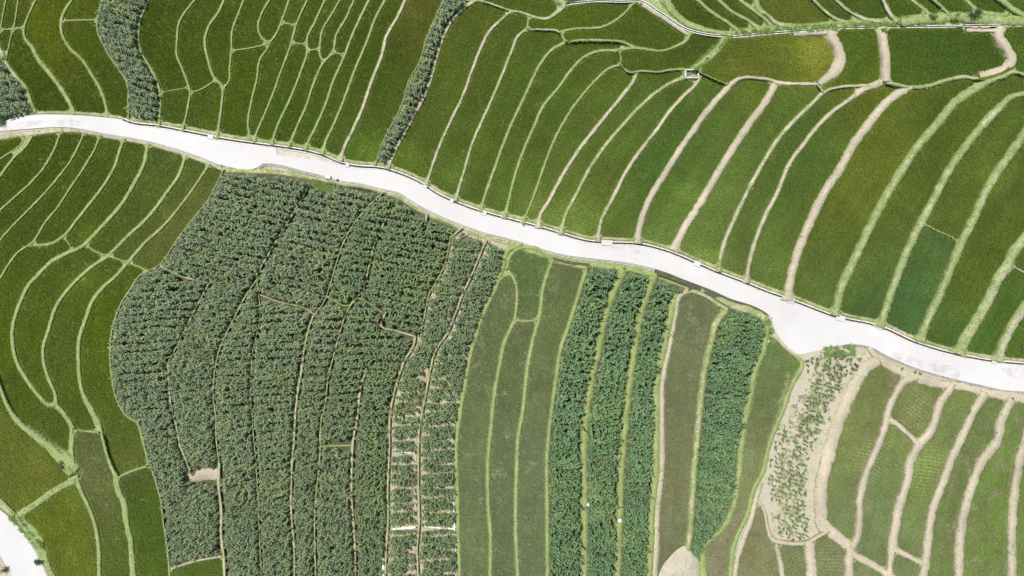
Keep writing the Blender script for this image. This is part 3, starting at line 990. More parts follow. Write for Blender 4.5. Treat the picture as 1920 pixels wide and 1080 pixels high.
# rounded corners where bunds meet: the wedge between them is filled with bank
def dilate(B, r_):
    O = B.copy()
    for dy in range(-r_, r_ + 1):
        hw = int(math.sqrt(r_ * r_ - dy * dy))
        src = B[max(0, -dy):NY - max(0, dy)]
        acc = src.copy()
        cs = np.cumsum(np.pad(src.astype(np.int32), ((0, 0), (hw + 1, hw))), axis=1)
        acc = (cs[:, 2 * hw + 1:] - cs[:, :-2 * hw - 1]) > 0
        O[max(0, dy):NY - max(0, -dy)] |= acc
    return O
CL = ~dilate(~dilate(BLOCK, 3), 3)
ISRICE = np.isin(IDM, [i for i, k in enumerate(KIND) if k == 'rice'])
FIL = CL & ISRICE
FIL[:MARG - 60] = False; FIL[MARG + 1140:] = False; FIL[:, :MARG - 60] = False; FIL[:, MARG + 1980:] = False
fy, fx = np.nonzero(FIL & ~BLOCK | (FIL & dilate(FIL & ~BLOCK, 2)))
vi, v_, f_ = {}, [], []
lvl = {ri: LEVEL.get(ri, 0) for ri in range(len(REG))}
for a, b in zip(fy, fx):
    ri = int(IDM[a, b]); q = []
    for (da, db) in ((0, 0), (1, 0), (1, 1), (0, 1)):
        key = (ri, a + da, b + db)
        if key not in vi:
            vi[key] = len(v_)
            x, y = b + db + X0, a + da + Y0
            jx, jy = .5 * (_perm[(a + da) % 512, (b + db) % 512] - .5), .5 * (_perm[(b + db) % 512, (a + da) % 512] - .5)
            v_.append(W(x + jx, y + jy, lvl[ri] + .13 + .05 * _perm[(a + da) % 511, (b + db) % 507]))
        q.append(vi[key])
    f_.append(tuple(q))
o = mesh("bund", v_, f_, M_BANK, None, True)
earth_attr(o, .22)
tag(o, kind="structure")
BLOCK |= FIL

tag(trough("kerb_gutter", resample(offset(spline([p for p in ROAD_S if 480 < p[0] < 1340], 5), 2.6), 5), .75, .9, .20, -.02, M_SILT), kind="structure")
tag(trough("kerb_gutter", resample(offset(spline([p for p in ROAD_S if p[0] > 1460] + [(2080, 742)], 5), 1.8), 5), .6, .6, .17, -.02, M_SILT), kind="structure")
tag(trough("kerb_gutter", resample(offset(spline([p for p in ROAD_S if 130 < p[0] < 420], 5), 1.6), 5), .5, .7, .17, -.02, M_SILT), kind="structure")
tag(trough("kerb_gutter", resample(extend(offset(spline(ROAD2_R, 5), -1.4)), 5), .5, .5, .17, -.02, M_SILT), kind="structure")

# ------------------------------------------------------------------ plants
def proto(name, m, v, f, tip, extra=None):
    me = bpy.data.meshes.new(name)
    me.from_pydata(v, [], f)
    me.update()
    me.materials.append(m)
    if extra:
        me.materials.append(extra[0])
        mi = np.zeros(len(f), int); mi[extra[1]:] = 1
        me.polygons.foreach_set("material_index", mi)
    me.polygons.foreach_set("use_smooth", [True] * len(f))
    a = me.attributes.new("tip", 'FLOAT', 'POINT')
    a.data.foreach_set("value", np.array(tip, np.float32))
    return me

def blade(v, f, tip, base, az, L, w, up, droop, seg, fold=0.0):
    """one leaf: leaves the stem at angle `up` from the horizontal and arches over"""
    d = Vector((math.cos(az), math.sin(az), 0)); s = Vector((-math.sin(az), math.cos(az), 0))
    p = Vector(base); ang = up; k0 = len(v)
    twist = random.uniform(-.5, .5)
    cols = 3 if fold else 2
    for i in range(seg + 1):
        t = i / seg
        ww = w * (math.sin(math.pi * (.12 + .88 * t) ** .7) if fold else (1 - t ** 2) * .95 + .05) * .5
        ww = max(ww, .004)
        sd = (s * math.cos(twist * t) + Vector((0, 0, 1)) * math.sin(twist * t))
        nrm = Vector((-d.x * math.sin(ang), -d.y * math.sin(ang), math.cos(ang)))
        if fold:
            v += [tuple(p - sd * ww + nrm * ww * fold), tuple(p), tuple(p + sd * ww + nrm * ww * fold)]
        else:
            v += [tuple(p - sd * ww), tuple(p + sd * ww)]
        tip += [t] * cols
        p = p + (d * math.cos(ang) + Vector((0, 0, 1)) * math.sin(ang)) * (L / seg)
        ang -= droop / seg * (1 + .8 * t)
    for i in range(seg):
        for c in range(cols - 1):
            a = k0 + i * cols + c
            f.append((a, a + 1, a + cols + 1, a + cols))

def maize_proto(name, m, H, leaves, L0, tassel=True):
    v, f, tip = [], [], []
    az0 = random.uniform(0, 6.28)
    for i in range(leaves):
        t = i / (leaves - 1)
        z = H * (.22 + .72 * t)
        az = az0 + math.pi * (i % 2) + random.uniform(-.55, .55)
        L = L0 * (1.0 - .45 * abs(t - .45) * 1.6) * random.uniform(.85, 1.15)
        blade(v, f, tip, (0, 0, z), az, L, .105 * random.uniform(.85, 1.15), R(random.uniform(44, 68)), R(random.uniform(75, 125)), 6, .35)
    # stalk
    k0 = len(v)
    for z, r_ in ((0, .016), (H * .6, .013), (H, .008)):
        for q in range(5):
            v.append((r_ * math.cos(q * 1.2566), r_ * math.sin(q * 1.2566), z)); tip.append(.3)
    for s_ in range(2):
        for q in range(5):
            f.append((k0 + s_ * 5 + q, k0 + s_ * 5 + (q + 1) % 5, k0 + s_ * 5 + 5 + (q + 1) % 5, k0 + s_ * 5 + 5 + q))
    nl = len(f)
    if tassel:
        for q in range(6):
            blade(v, f, tip, (0, 0, H), q * 1.05 + random.random(), .17, .014, R(random.uniform(40, 80)), R(50), 2)
    return proto(name, m, v, f, tip, (M_TASSEL, nl))

def tuft_proto(name, m, n, L, w, spread, seg=2):
    v, f, tip = [], [], []
    for i in range(n):
        az = i * 2.399 + random.uniform(-.3, .3)
        r_ = random.uniform(.0, .05)
        blade(v, f, tip, (r_ * math.cos(az), r_ * math.sin(az), 0), az, L * random.uniform(.7, 1.1), w, R(90 - spread * random.uniform(.3, 1.1)), R(random.uniform(15, 55)), seg)
    return proto(name, m, v, f, tip)

def proto_collection(name, meshes):
    c = bpy.data.collections.new(name)
    for i, me in enumerate(meshes):
        c.objects.link(bpy.data.objects.new("%s_%02d" % (name, i), me))
    return c
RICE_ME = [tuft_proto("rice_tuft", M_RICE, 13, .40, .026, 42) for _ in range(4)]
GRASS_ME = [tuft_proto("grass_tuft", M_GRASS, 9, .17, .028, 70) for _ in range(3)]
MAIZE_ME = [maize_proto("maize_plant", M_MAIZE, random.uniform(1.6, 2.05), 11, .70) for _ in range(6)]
RICE_C, GRASS_C, MAIZE_C = (proto_collection(n, m) for n, m in (("rice_tufts", RICE_ME), ("grass_tufts", GRASS_ME), ("maize_plants", MAIZE_ME)))

def scatter_group(coll):
    g = bpy.data.node_groups.new("plant_" + coll.name, 'GeometryNodeTree')
    g.interface.new_socket("Geometry", in_out='INPUT', socket_type='NodeSocketGeometry')
    g.interface.new_socket("Geometry", in_out='OUTPUT', socket_type='NodeSocketGeometry')
    gi, go = g.nodes.new("NodeGroupInput"), g.nodes.new("NodeGroupOutput")
    ci = g.nodes.new("GeometryNodeCollectionInfo")
    ci.inputs["Collection"].default_value = coll
    ci.inputs["Separate Children"].default_value = True
    ip = g.nodes.new("GeometryNodeInstanceOnPoints")
    ip.inputs["Pick Instance"].default_value = True
    def attr(n, t):
        a = g.nodes.new("GeometryNodeInputNamedAttribute")
        a.data_type = t
        a.inputs["Name"].default_value = n
        return a.outputs["Attribute"]
    g.links.new(gi.outputs[0], ip.inputs["Points"])
    g.links.new(ci.outputs[0], ip.inputs["Instance"])
    g.links.new(attr("idx", 'INT'), ip.inputs["Instance Index"])
    er = g.nodes.new("FunctionNodeEulerToRotation")
    g.links.new(attr("rot", 'FLOAT_VECTOR'), er.inputs[0])
    g.links.new(er.outputs[0], ip.inputs["Rotation"])
    g.links.new(attr("scl", 'FLOAT_VECTOR'), ip.inputs["Scale"])
    g.links.new(ip.outputs[0], go.inputs[0])
    return g
GN = {c.name: scatter_group(c) for c in (RICE_C, GRASS_C, MAIZE_C)}

def scatter(name, coll, P, rot, scl, tint, parent=None):
    n = len(P)
    me = bpy.data.meshes.new(name)
    me.vertices.add(n)
    me.vertices.foreach_set("co", np.asarray(P, np.float32).ravel())
    def put(nm, t, arr, key):
        a = me.attributes.new(nm, t, 'POINT')
        a.data.foreach_set(key, arr)
    put("idx", 'INT', RNG.integers(0, len(coll.objects), n).astype(np.int32), "value")
    put("rot", 'FLOAT_VECTOR', np.asarray(rot, np.float32).ravel(), "vector")
    s3 = np.asarray(scl, np.float32)
    if s3.ndim == 1: s3 = np.repeat(s3[:, None], 3, 1)
    put("scl", 'FLOAT_VECTOR', s3.ravel(), "vector")
    put("tint", 'FLOAT_COLOR', np.concatenate([tint, np.ones((n, 1))], 1).astype(np.float32).ravel(), "color")
    o = link(bpy.data.objects.new(name, me), parent)
    md = o.modifiers.new("plants", 'NODES')
    md.node_group = GN[coll.name]
    o["kind"] = "stuff"
    return o

# crop colour as it varies over the valley, the brightest glints painted in
CTRL = np.array([[float(q) for q in t.split(',')] for t in """100,60,98,112,20 60,150,70,86,15 20,60,80,95,20 150,170,74,92,16 300,100,72,95,15 450,150,78,98,18 550,200,75,100,20 700,100,72,92,20 790,60,95,100,35 660,270,85,110,40
880,150,85,105,35 1000,200,82,105,35 1150,300,95,115,45 1080,400,112,132,58 1240,300,80,110,45 1350,400,100,120,55 1320,460,118,140,72 1460,110,100,112,38 1525,100,124,130,50 1600,100,78,102,30 1770,100,70,98,35
1500,300,80,108,45 1640,330,106,116,40 1600,230,96,108,36 1720,300,80,100,35 1760,500,82,108,54 1850,450,85,100,35 1700,560,70,105,55 1850,600,75,105,40 1300,20,70,90,30 1600,20,75,100,40 1850,20,78,102,36
60,300,76,96,12 200,330,76,96,20 300,330,90,110,45 340,420,102,110,54 100,420,76,96,25 60,640,86,106,20 130,650,86,106,35 200,650,84,104,20 40,870,112,122,48 110,1000,106,120,30 195,930,108,116,70 280,1000,80,105,35
990,540,80,110,52 940,700,94,112,62 1000,900,97,117,76 1060,600,98,115,60 1290,700,104,118,78 1270,900,112,120,82 1430,720,95,120,65 1360,1040,145,145,115 1600,800,112,128,65 1720,760,116,130,72 1640,950,105,130,75 1750,870,110,130,65
1800,900,106,126,70 1860,950,102,132,52 1400,1050,112,116,74 1500,1050,102,112,70 1100,50,85,105,30 1180,65,80,102,28""".split()])
def crop_colour(x, y, cx, cy):
    x = .65 * np.asarray(x) + .35 * cx; y = .65 * np.asarray(y) + .35 * cy
    d2 = (x[:, None] - CTRL[None, :, 0]) ** 2 + (y[:, None] - CTRL[None, :, 1]) ** 2
    w = 1.0 / (d2 + 900.0) ** 1.6
    w /= w.sum(1, keepdims=True)
    return w @ lin(CTRL[:, 2:5])
RICE_GAIN = np.array([1.36, 1.29, 1.5])
nrice = 0
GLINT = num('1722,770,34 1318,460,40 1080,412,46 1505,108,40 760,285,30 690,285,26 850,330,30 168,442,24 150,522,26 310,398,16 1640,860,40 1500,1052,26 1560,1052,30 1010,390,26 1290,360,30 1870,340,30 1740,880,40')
for ri, k in enumerate(KIND):
    if k != 'rice' or AREA[ri] < 60: continue
    ys, xs = np.nonzero((IDM == ri))
    if len(xs) < 40: continue
    q = (xs > MARG - 110) & (xs < MARG + 2030) & (ys > MARG - 110) & (ys < MARG + 1190)
    if q.sum() < 30: continue
    cx, cy = xs[q].mean() + X0, ys[q].mean() + Y0
    C = np.cov(np.stack([xs[q], ys[q]]))
    ev, vec = np.linalg.eigh(C)
    th = math.atan2(vec[1, 1], vec[0, 1])
    sparse = 0.0
    if cx > 880 and cy > 470 and not (cx > 1400 and cy < 640): sparse = .5 if cx < 1500 else .85
    if cx < 260 and cy > 850: sparse = .25
    rowsp, insp = 2.9 + .5 * sparse, 2.2 + .4 * sparse
    ext = math.hypot(xs[q].max() - xs[q].min(), ys[q].max() - ys[q].min()) / 2 + 8
    na, nb = int(2 * ext / insp), int(2 * ext / rowsp)
    mx, my = (xs[q].max() + xs[q].min()) / 2 + X0, (ys[q].max() + ys[q].min()) / 2 + Y0
    A, B = np.meshgrid((np.arange(na) - na / 2) * insp, (np.arange(nb) - nb / 2) * rowsp)
    A = A.ravel(); B = B.ravel()
    # rows run across the strip and wander a little
    B2 = B + 2.2 * np.sin(A / 31 + ri) + 4 * (fbm(A / 60 + ri, B / 60) - .5) + RNG.normal(0, .35, len(A))
    A2 = A + RNG.normal(0, .4, len(A))
    th2 = th + math.pi / 2 + .25 * math.sin(ri * 1.7)
    X = mx + A2 * math.cos(th2) - B2 * math.sin(th2); Y = my + A2 * math.sin(th2) + B2 * math.cos(th2)
    xi, yi = np.floor(X - X0).astype(int), np.floor(Y - Y0).astype(int)
    ok = (xi >= MARG - 110) & (xi < MARG + 2030) & (yi >= MARG - 110) & (yi < MARG + 1190)
    xi, yi, X, Y = xi[ok], yi[ok], X[ok], Y[ok]
    ROWI = np.round(B / rowsp + nb / 2).astype(int)[ok]
    ok = (IDM[yi, xi] == ri) & ~BLOCK[yi, xi]
    X, Y, ROWI = X[ok], Y[ok], ROWI[ok]
    thin = fbm(X / 22 + 5, Y / 22 + ri)
    ok = RNG.random(len(X)) > np.clip((thin - .62) * 3, 0, .5) * (.4 + sparse) + .03
    X, Y, ROWI = X[ok], Y[ok], ROWI[ok]
    n = len(X)
    if n < 3: continue
    z = LEVEL[ri]
    kf = (HCAM - z - .2) / FPX
    P = np.stack([(X - 960) * kf, (540 - Y) * kf, np.full(n, z)], 1)
    col = crop_colour(X, Y, cx, cy) * RICE_GAIN
    pv = 1 + .05 * math.sin(ri * 7.1)
    big = fbm(X / 45 + 11, Y / 45 + ri * 3)
    al_, ac_ = X * math.cos(th) + Y * math.sin(th), -X * math.sin(th) + Y * math.cos(th)
    col = col * pv * ((.72 + .56 * big) * (.86 + .28 * fbm(al_ / 95 + ri, ac_ / 6)))[:, None] * RNG.normal(1, .05, n)[:, None].clip(.7, 1.4)
    # places where rows stand out and glint: glint painted into tint, alternate rows paler
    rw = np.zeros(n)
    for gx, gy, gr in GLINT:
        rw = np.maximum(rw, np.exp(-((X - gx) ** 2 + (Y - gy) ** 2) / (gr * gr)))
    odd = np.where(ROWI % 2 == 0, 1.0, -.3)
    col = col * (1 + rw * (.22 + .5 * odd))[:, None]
    yel = np.clip(fbm(X / 70 + 91, Y / 70) - .5, 0, 1)[:, None]
    col = col * (1 + yel * np.array([.25, .12, -.1]))
    rot = np.stack([RNG.normal(0, .10, n), RNG.normal(0, .10, n), RNG.random(n) * 6.283], 1)
    s0 = RNG.normal(1, .12, n).clip(.65, 1.35) * (1 - .18 * sparse) * (.85 + .3 * big)
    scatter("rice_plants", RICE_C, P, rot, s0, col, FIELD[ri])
    nrice += n

# ------------------------------------------------------------------ maize
SOLO = []
nm_ = 0
for ri, k in enumerate(KIND):
    if k != 'maize': continue
    ys, xs = np.nonzero(IDM == ri)
    xa, xb, ya, yb = max(xs.min() + X0, -90), min(xs.max() + X0, 2010), max(ys.min() + Y0, -90), min(ys.max() + Y0, 1170)
    sp = SPARSE.get(ri, 1.0)
    m46 = ri in seeds("1120,560 1200,560 1245,580 1380,700")
    low = ri in seeds("680,740 630,950 580,800")
    ridge, pair, step = (14.8, 2.4, 3.9) if ri in SPARSE else (14.0, 3.0, 4.8) if m46 else (14.8, 2.1, 3.6) if low else (13.8, 2.1, 3.6)
    pts = []
    tilt = -.04 + .05 * math.sin(ri) + (.25 if ri in seeds('450,430 740,500 240,100 800,140') else 0)
    for r_ in np.arange(ya - 200, yb + 120, ridge):
        for sgn in ((-1, 1, 3.0) if ri in SPARSE else (-1, 1)):
            xx = np.arange(xa, xb, step) + random.random() * step
            yy = r_ + sgn * pair + tilt * (xx - xa) + 1.6 * np.sin(xx / 23 + r_)
            if sgn == 3.0:
                q = (yy < 720) & (RNG.random(len(xx)) < .75)
                xx, yy = xx[q], yy[q]
            pts.append(np.stack([xx, yy], 1))
    pts = np.vstack(pts)
    pts += RNG.normal(0, .55 if ri in SPARSE else .8, pts.shape)
    X, Y = pts[:, 0], pts[:, 1]
    xi, yi = np.floor(X - X0).astype(int), np.floor(Y - Y0).astype(int)
    ok = (xi >= 2) & (xi < NX - 2) & (yi >= 2) & (yi < NY - 2)
    X, Y, xi, yi = X[ok], Y[ok], xi[ok], yi[ok]
    ok = (IDM[yi, xi] == ri) & ~MBLOCK[yi, xi]
    keep = RNG.random(len(X)) > .05 + (fbm(X / 14, Y / 14) > .70) * (.2 if ri in SPARSE else .28)
    if ri in SPARSE and sp < .7:
        # the gappy strip: bare patches towards its right side
        keep &= ~((fbm(X / 9 + 3, Y / 6) > .56) & (X > 758 + (1080 - Y) * .05) & (Y > 690))
    if ri in SPARSE:
        keep &= ~((Y > 984) & (Y < 996)) & ~((X < 770) & (Y > 846) & (Y < 853) & (sp < .7))
    # a grassy gap by the road
    keep &= ~((np.abs(X - 603) < 24) & (np.abs(Y - 349 - (X - 603) * .45) < 11))
    ok &= keep
    X, Y = X[ok], Y[ok]
    n = len(X)
    z = LEVEL[ri]
    kf = (HCAM - z - 1.0) / FPX
    P = np.stack([(X - 960) * kf, (540 - Y) * kf, np.full(n, z)], 1)
    right = cx_ = xs.mean() + X0 > 1000
    base = np.array([.098, .185, .082]) if right else np.array([.145, .205, .106])
    if ri in SPARSE or ri in seeds("680,740 740,500"): base = np.array([.122, .19, .085])
    col = base * RNG.normal(1, .16, n)[:, None].clip(.6, 1.5) * (.82 + .36 * fbm(X / 40, Y / 40))[:, None]
    yel = np.clip(fbm(X / 25 + 40, Y / 25) - .55, 0, 1)[:, None]
    col = col * (1 + yel * np.array([1.2, .6, -.4]))
    dry = RNG.random(n) < .004 + .05 * (fbm(X / 12 + 70, Y / 12) > .72)
    col[dry] = np.array([.27, .23, .11]) * RNG.normal(1, .15, (dry.sum(), 1))
    rot = np.stack([RNG.normal(0, .07, n), RNG.normal(0, .07, n), RNG.random(n) * 6.283], 1)
    s0 = RNG.normal(1, .10, n).clip(.7, 1.25) * (.9 + .1 * sp) * (1.0 if not m46 else 1.24)
    o = scatter("maize_plants", MAIZE_C, P, rot, s0, col, FIELD[ri])
    nm_ += n

# single young maize plants standing apart on the bare field
YOUNG = [maize_proto("maize_plant", M_MAIZE1, random.uniform(.8, 1.0), 8, .55, False) for _ in range(5)]
BAND = num("1560,656 1628,660 1603,690 1566,730 1548,770 1534,800 1514,850 1508,900 1508,950 1516,1000 1500,1014 1462,1010 1446,962 1470,950 1470,880 1486,830 1500,780 1520,720 1538,690")
BAND2 = num("1456,800 1476,800 1468,860 1466,945 1446,945 1438,900 1444,850")
BAND3 = num("1505,672 1535,664 1528,690 1510,700")
BAND4 = num("1668,679 1700,690 1745,707 1742,712 1700,699 1668,688")
def inside(poly, x, y):
    c = False
    for (x0, y0), (x1, y1) in zip(poly, poly[1:] + poly[:1]):
        if (y0 > y) != (y1 > y) and x < (x1 - x0) * (y - y0) / (y1 - y0) + x0:
            c = not c
    return c
zb = LEVEL[rid(1500, 850)]
solo = []
for poly, row, st, keep in ((BAND, 7.6, 6.4, .74), (BAND2, 9.0, 7.0, .85), (BAND3, 8.0, 8.0, .75), (BAND4, 7.0, 7.5, .6)):
    px = [p[0] for p in poly]; py = [p[1] for p in poly]
    for yy in np.arange(min(py) - 30, max(py) + 30, row):
        for xx in np.arange(min(px), max(px), st):
            x, y = xx + random.uniform(-2, 2), yy + .28 * (xx - min(px)) + random.uniform(-1.4, 1.4)
            if inside(poly, x, y) and random.random() < keep:
                solo.append((x, y, 3 if poly is BAND4 else 1 if poly is BAND2 else 2 if poly is BAND3 else 0))
random.shuffle(solo)
for x, y, verge in solo[:299]:
    o = link(bpy.data.objects.new("maize_plant", random.choice(YOUNG)))
    z = hz(x, y) + .0 if verge == 3 else zb
    o.location = W(x, y, z)
    o.rotation_euler = (random.uniform(-.1, .1), random.uniform(-.1, .1), random.uniform(0, 6.28))
    s = random.uniform(.7, 1.2)
    o.scale = (s, s, s)
    if verge == 3:
        tag(o, "young maize plant on the sandy verge strip right below the road", "maize plant", "scattered maize on the sandy verge")
    elif verge == 1:
        tag(o, "young maize plant in the separate left column on the pale bare field", "maize plant", "left column of young maize on the bare field")
    elif verge == 2:
        tag(o, "young maize plant in the upper left corner of the bare field by the road bay", "maize plant", "corner maize on the bare field")
    elif y < 760:
        tag(o, "young maize plant in the upper part of the slanting rows on the bare field", "maize plant", "upper rows of young maize on the bare field")
    elif y < 900:
        tag(o, "young maize plant in the middle part of the slanting rows on the bare field", "maize plant", "middle rows of young maize on the bare field")
    else:
        tag(o, "young maize plant in the close level rows at the bare field's lower end", "maize plant", "lower rows of young maize on the bare field")

# ------------------------------------------------------------------ grass on the banks
GP_, GT_, GS_ = [], [], []
for (x, y, w, nx_, ny_, zl, zr, hb, e, sb, nm) in RIBS:
    inside_f = (x > -60) & (x < 1980) & (y > -60) & (y < 1140)
    for i in np.nonzero(inside_f)[0]:
        c = w[i] * 3.4 / 9.0 * (1.05 - min(e, 1)) * 1.0
        c = int(c) + (random.random() < c - int(c))
        for _ in range(c):
            u = random.uniform(-1, 1)
            if random.random() < max(0, e + sb * u) * .9: continue
            px, py = x[i] + nx_[i] * u * w[i] / 2 + random.uniform(-1, 1), y[i] + ny_[i] * u * w[i] / 2 + random.uniform(-1, 1)
            side = zl[i] if u < 0 else zr[i]
            zc = max(zl[i], zr[i]) + hb[i]
            z = zc - .06 if abs(u) < .5 else side + .45 * hb[i]
            GP_.append(W(px, py, z))
            t = random.random()
            GT_.append((.20 + .12 * t, .275 + .10 * t, .085 + .05 * t))
            GS_.append(random.uniform(.7, 1.5))
n = len(GP_)
GT_ = np.array(GT_) * RNG.normal(1, .14, n)[:, None].clip(.6, 1.5)
o = scatter("bank_grass", GRASS_C, np.array(GP_), np.stack([np.zeros(n), np.zeros(n), RNG.random(n) * 6.283], 1), np.array(GS_), GT_)
tag(o, "short pale grass growing along the bunds and banks", "grass", kind="stuff")
print("rice", nrice, "maize", nm_, "grass", n, "solo", len(solo))

# ------------------------------------------------------------------ small things
def box_mesh(name, sx, sy, z0, z1, m, bev=.02, parent=None):
    v, f = [], []
    for z, k in ((z0, 0), (z1 - bev, 0), (z1, bev)):
        for (a, b) in ((-1, -1), (1, -1), (1, 1), (-1, 1)):
            v.append((a * (sx / 2 - k), b * (sy / 2 - k), z))
    for l in range(2):
        for q in range(4):
            f.append((l * 4 + q, l * 4 + (q + 1) % 4, l * 4 + 4 + (q + 1) % 4, l * 4 + 4 + q))
    f.append((8, 9, 10, 11)); f.append((3, 2, 1, 0))
    return mesh(name, v, f, m, parent)

ORD = ["first", "second", "third", "fourth", "fifth", "sixth", "seventh", "eighth", "ninth", "tenth", "eleventh"]
for i, (x, y, L_) in enumerate([(396, 256, 11), (652, 309, 7), (797, 348, 8), (848, 377, 7), (908, 399, 10), (1138, 455, 20), (1306, 494, 12), (1484, 563, 13), (1577, 597, 17), (1649, 613, 8), (1864, 678, 9)]):
    d = np.argmin(np.hypot(chx[:, 0] - x, chx[:, 1] - y))
    c = chx[d]; t = chx[min(d + 3, len(chx) - 1)] - chx[max(d - 3, 0)]
    o = box_mesh("channel_slab", L_ / 12, .72 if L_ < 12 else .85, -.05, .10, M_CONC)
    o.location = W(c[0], c[1], hz(*c) + .20)
    o.rotation_euler = (0, 0, math.atan2(-t[1], t[0]))
    tag(o, "%s concrete slab bridging the roadside channel, counted from the left" % ORD[i], "slab", "slabs over the roadside channel")

def lump(name, m, r_, seed, flat=.6, lx=1.0, rough=.35):
    v, f = [], []
    nu, nv = 12, 7
    for j in range(nv + 1):
        th = math.pi * j / nv
        for i in range(nu):
            ph = 2 * math.pi * i / nu
            k = r_ * (1 + rough * (float(fbm(np.array([math.cos(ph) * 1.4 + seed]), np.array([math.sin(ph) * 1.4 + th * 1.3]))[0]) - .5) * 2)
            v.append((k * lx * math.sin(th) * math.cos(ph), k * math.sin(th) * math.sin(ph), k * flat * math.cos(th) + r_ * flat * .7))
    for j in range(nv):
        for i in range(nu):
            f.append((j * nu + i, (j + 1) * nu + i, (j + 1) * nu + (i + 1) % nu, j * nu + (i + 1) % nu))
    return mesh(name, v, f, m)
for (x, y, s, lab) in ((1104, 946, 3.3, "white crumpled plastic bag on the grass path left of the middle maize strip"), (1162, 975, 19.0, "white crumpled plastic bag on the grass path right of the middle maize strip")):
    o = lump("plastic_bag", M_FILM, .26, s, .7, 1.2, .8)
    o.location = W(x, y, level(x, y) + .25)
    tag(o, lab, "bag")
o = lump("stone", M_ROCK, .21, 5, .8)
o.location = W(633, 338, hz(633, 338) + .12)
tag(o, "small dark stone on the lower edge of the white road by the maize", "stone")
blk = box_mesh("concrete_block", .85, .62, -.2, .45, M_KERB, .03)
blk.location = W(616, 332.5, hz(616, 332))
blk.rotation_euler = (0, 0, -.22)
tag(blk, "pale concrete block at the lower road edge beside the small dark stone", "block")

def log(x0, y0, x1, y1, r_, lift, lab):
    a = Vector(W(x0, y0, hz(x0, y0) + lift)); b = Vector(W(x1, y1, hz(x1, y1) + lift))
    d = (b - a); L_ = d.length; d.normalize()
    s = d.cross(Vector((0, 0, 1))).normalized(); u = s.cross(d)
    v, f = [], []
    n = 8
    for i in range(6):
        t = i / 5
        for q in range(n):
            k = r_ * (1 - .2 * t) * (1 + .12 * math.sin(q * 2.1 + i))
            v.append(tuple(a + d * L_ * t + s * k * math.cos(q * 2 * math.pi / n) + u * k * math.sin(q * 2 * math.pi / n) - a))
    for i in range(5):
        for q in range(n):
            f.append((i * n + q, i * n + (q + 1) % n, (i + 1) * n + (q + 1) % n, (i + 1) * n + q))
    f.append(tuple(range(n - 1, -1, -1))); f.append(tuple(range(5 * n, 6 * n)))
    o = mesh("log", v, f, M_WOOD, None, True)
    o.location = a
    tag(o, lab, "log", "logs over the water channel")
log(1809, 46.8, 1848, 46.2, .10, .32, "longest pale log lying over the water channel at the upper right")
log(1793, 48.6, 1806, 49.2, .09, .30, "leftmost short log lying on the water channel at the upper right")
log(1812, 49.8, 1835, 52.2, .09, .30, "middle log lying aslant below the longest log at the water channel")
log(1839, 53.0, 1858, 50.2, .09, .32, "right log lying aslant on the tan path end by the water channel")

def shrub(x, y, rad, h, nleaf, m, lab, lift=0.0, lx=1.0):
    root = bpy.data.objects.new("shrub", None)
    link(root)
    root.location = W(x, y, level(x, y) + lift)
    v, f, tip = [], [], []
    clumps = [(random.uniform(-.7, .7) * lx, random.uniform(-.6, .6), random.uniform(.3, 1)) for _ in range(9)]
    for _ in range(nleaf):
        c = random.choice(clumps)
        p = [c[0] * rad + random.gauss(0, .28) * rad, c[1] * rad + random.gauss(0, .26) * rad, max(.05, c[2] * h * .75 + random.gauss(0, .2) * h)]
        blade(v, f, tip, p, random.uniform(0, 6.28), random.uniform(.12, .24), random.uniform(.06, .11), random.uniform(-.4, .9), random.uniform(.2, 1), 1)
    me = proto("foliage", m, v, f, tip)
    fo = link(bpy.data.objects.new("foliage", me), root)
    v, f = [], []
    for c in clumps[:5]:
        k = len(v)
        e = Vector((c[0] * rad * .8, c[1] * rad * .8, c[2] * h * .8))
        for (p, r_) in ((Vector((0, 0, -.25)), .03), (e, .01)):
            for q in range(4):
                v.append((p.x + r_ * math.cos(q * 1.57), p.y + r_ * math.sin(q * 1.57), p.z))
        for q in range(4):
            f.append((k + q, k + (q + 1) % 4, k + 4 + (q + 1) % 4, k + 4 + q))
    mesh("stem", v, f, M_BARK, root)
    tag(root, lab, "shrub")
    return root
M_DSHRUB = make_leaf("dark_shrub_leaf", False, .5, .15, .3, base=(.03, .055, .014), vary=.1)
M_BRUSH = make_leaf("dry_brush_twig", False, .8, .05, .1, base=(.075, .06, .045), vary=.1)
shrub(1821, 29, .95, .9, 520, M_DSHRUB, "dark green shrub in the middle of the weedy bank above the water channel", .2, 1.5)
shrub(1790, 36, .7, .7, 300, M_SHRUB, "leafy green shrub left of the dark one on the weedy bank", .2, 1.4)
shrub(1747, 33, .6, .6, 240, M_SHRUB, "low green shrub near the left end of the weedy bank", .2, 1.3)
shrub(1893, 38, .6, .5, 220, M_SHRUB, "low green shrub at the right end of the weedy bank", .2, 1.3)
shrub(75, 1053, .55, .7, 300, M_DSHRUB, "small dark shrub hanging over the curving road at the bottom left", .1, 1.4)
shrub(3, 229, .8, 1.0, 420, M_SHRUB, "bright green shrub at the left edge beside the end of the road", 0, 1.0)
shrub(121, 871, .75, .45, 420, M_BRUSH, "dark brown heap of dry brush on the grassy bund crossing at the left", .25, 1.0)
shrub(12, 1066, .6, .9, 200, M_DSHRUB, "dark shrub in the bottom left corner outside the curving road", 0, 1.0)

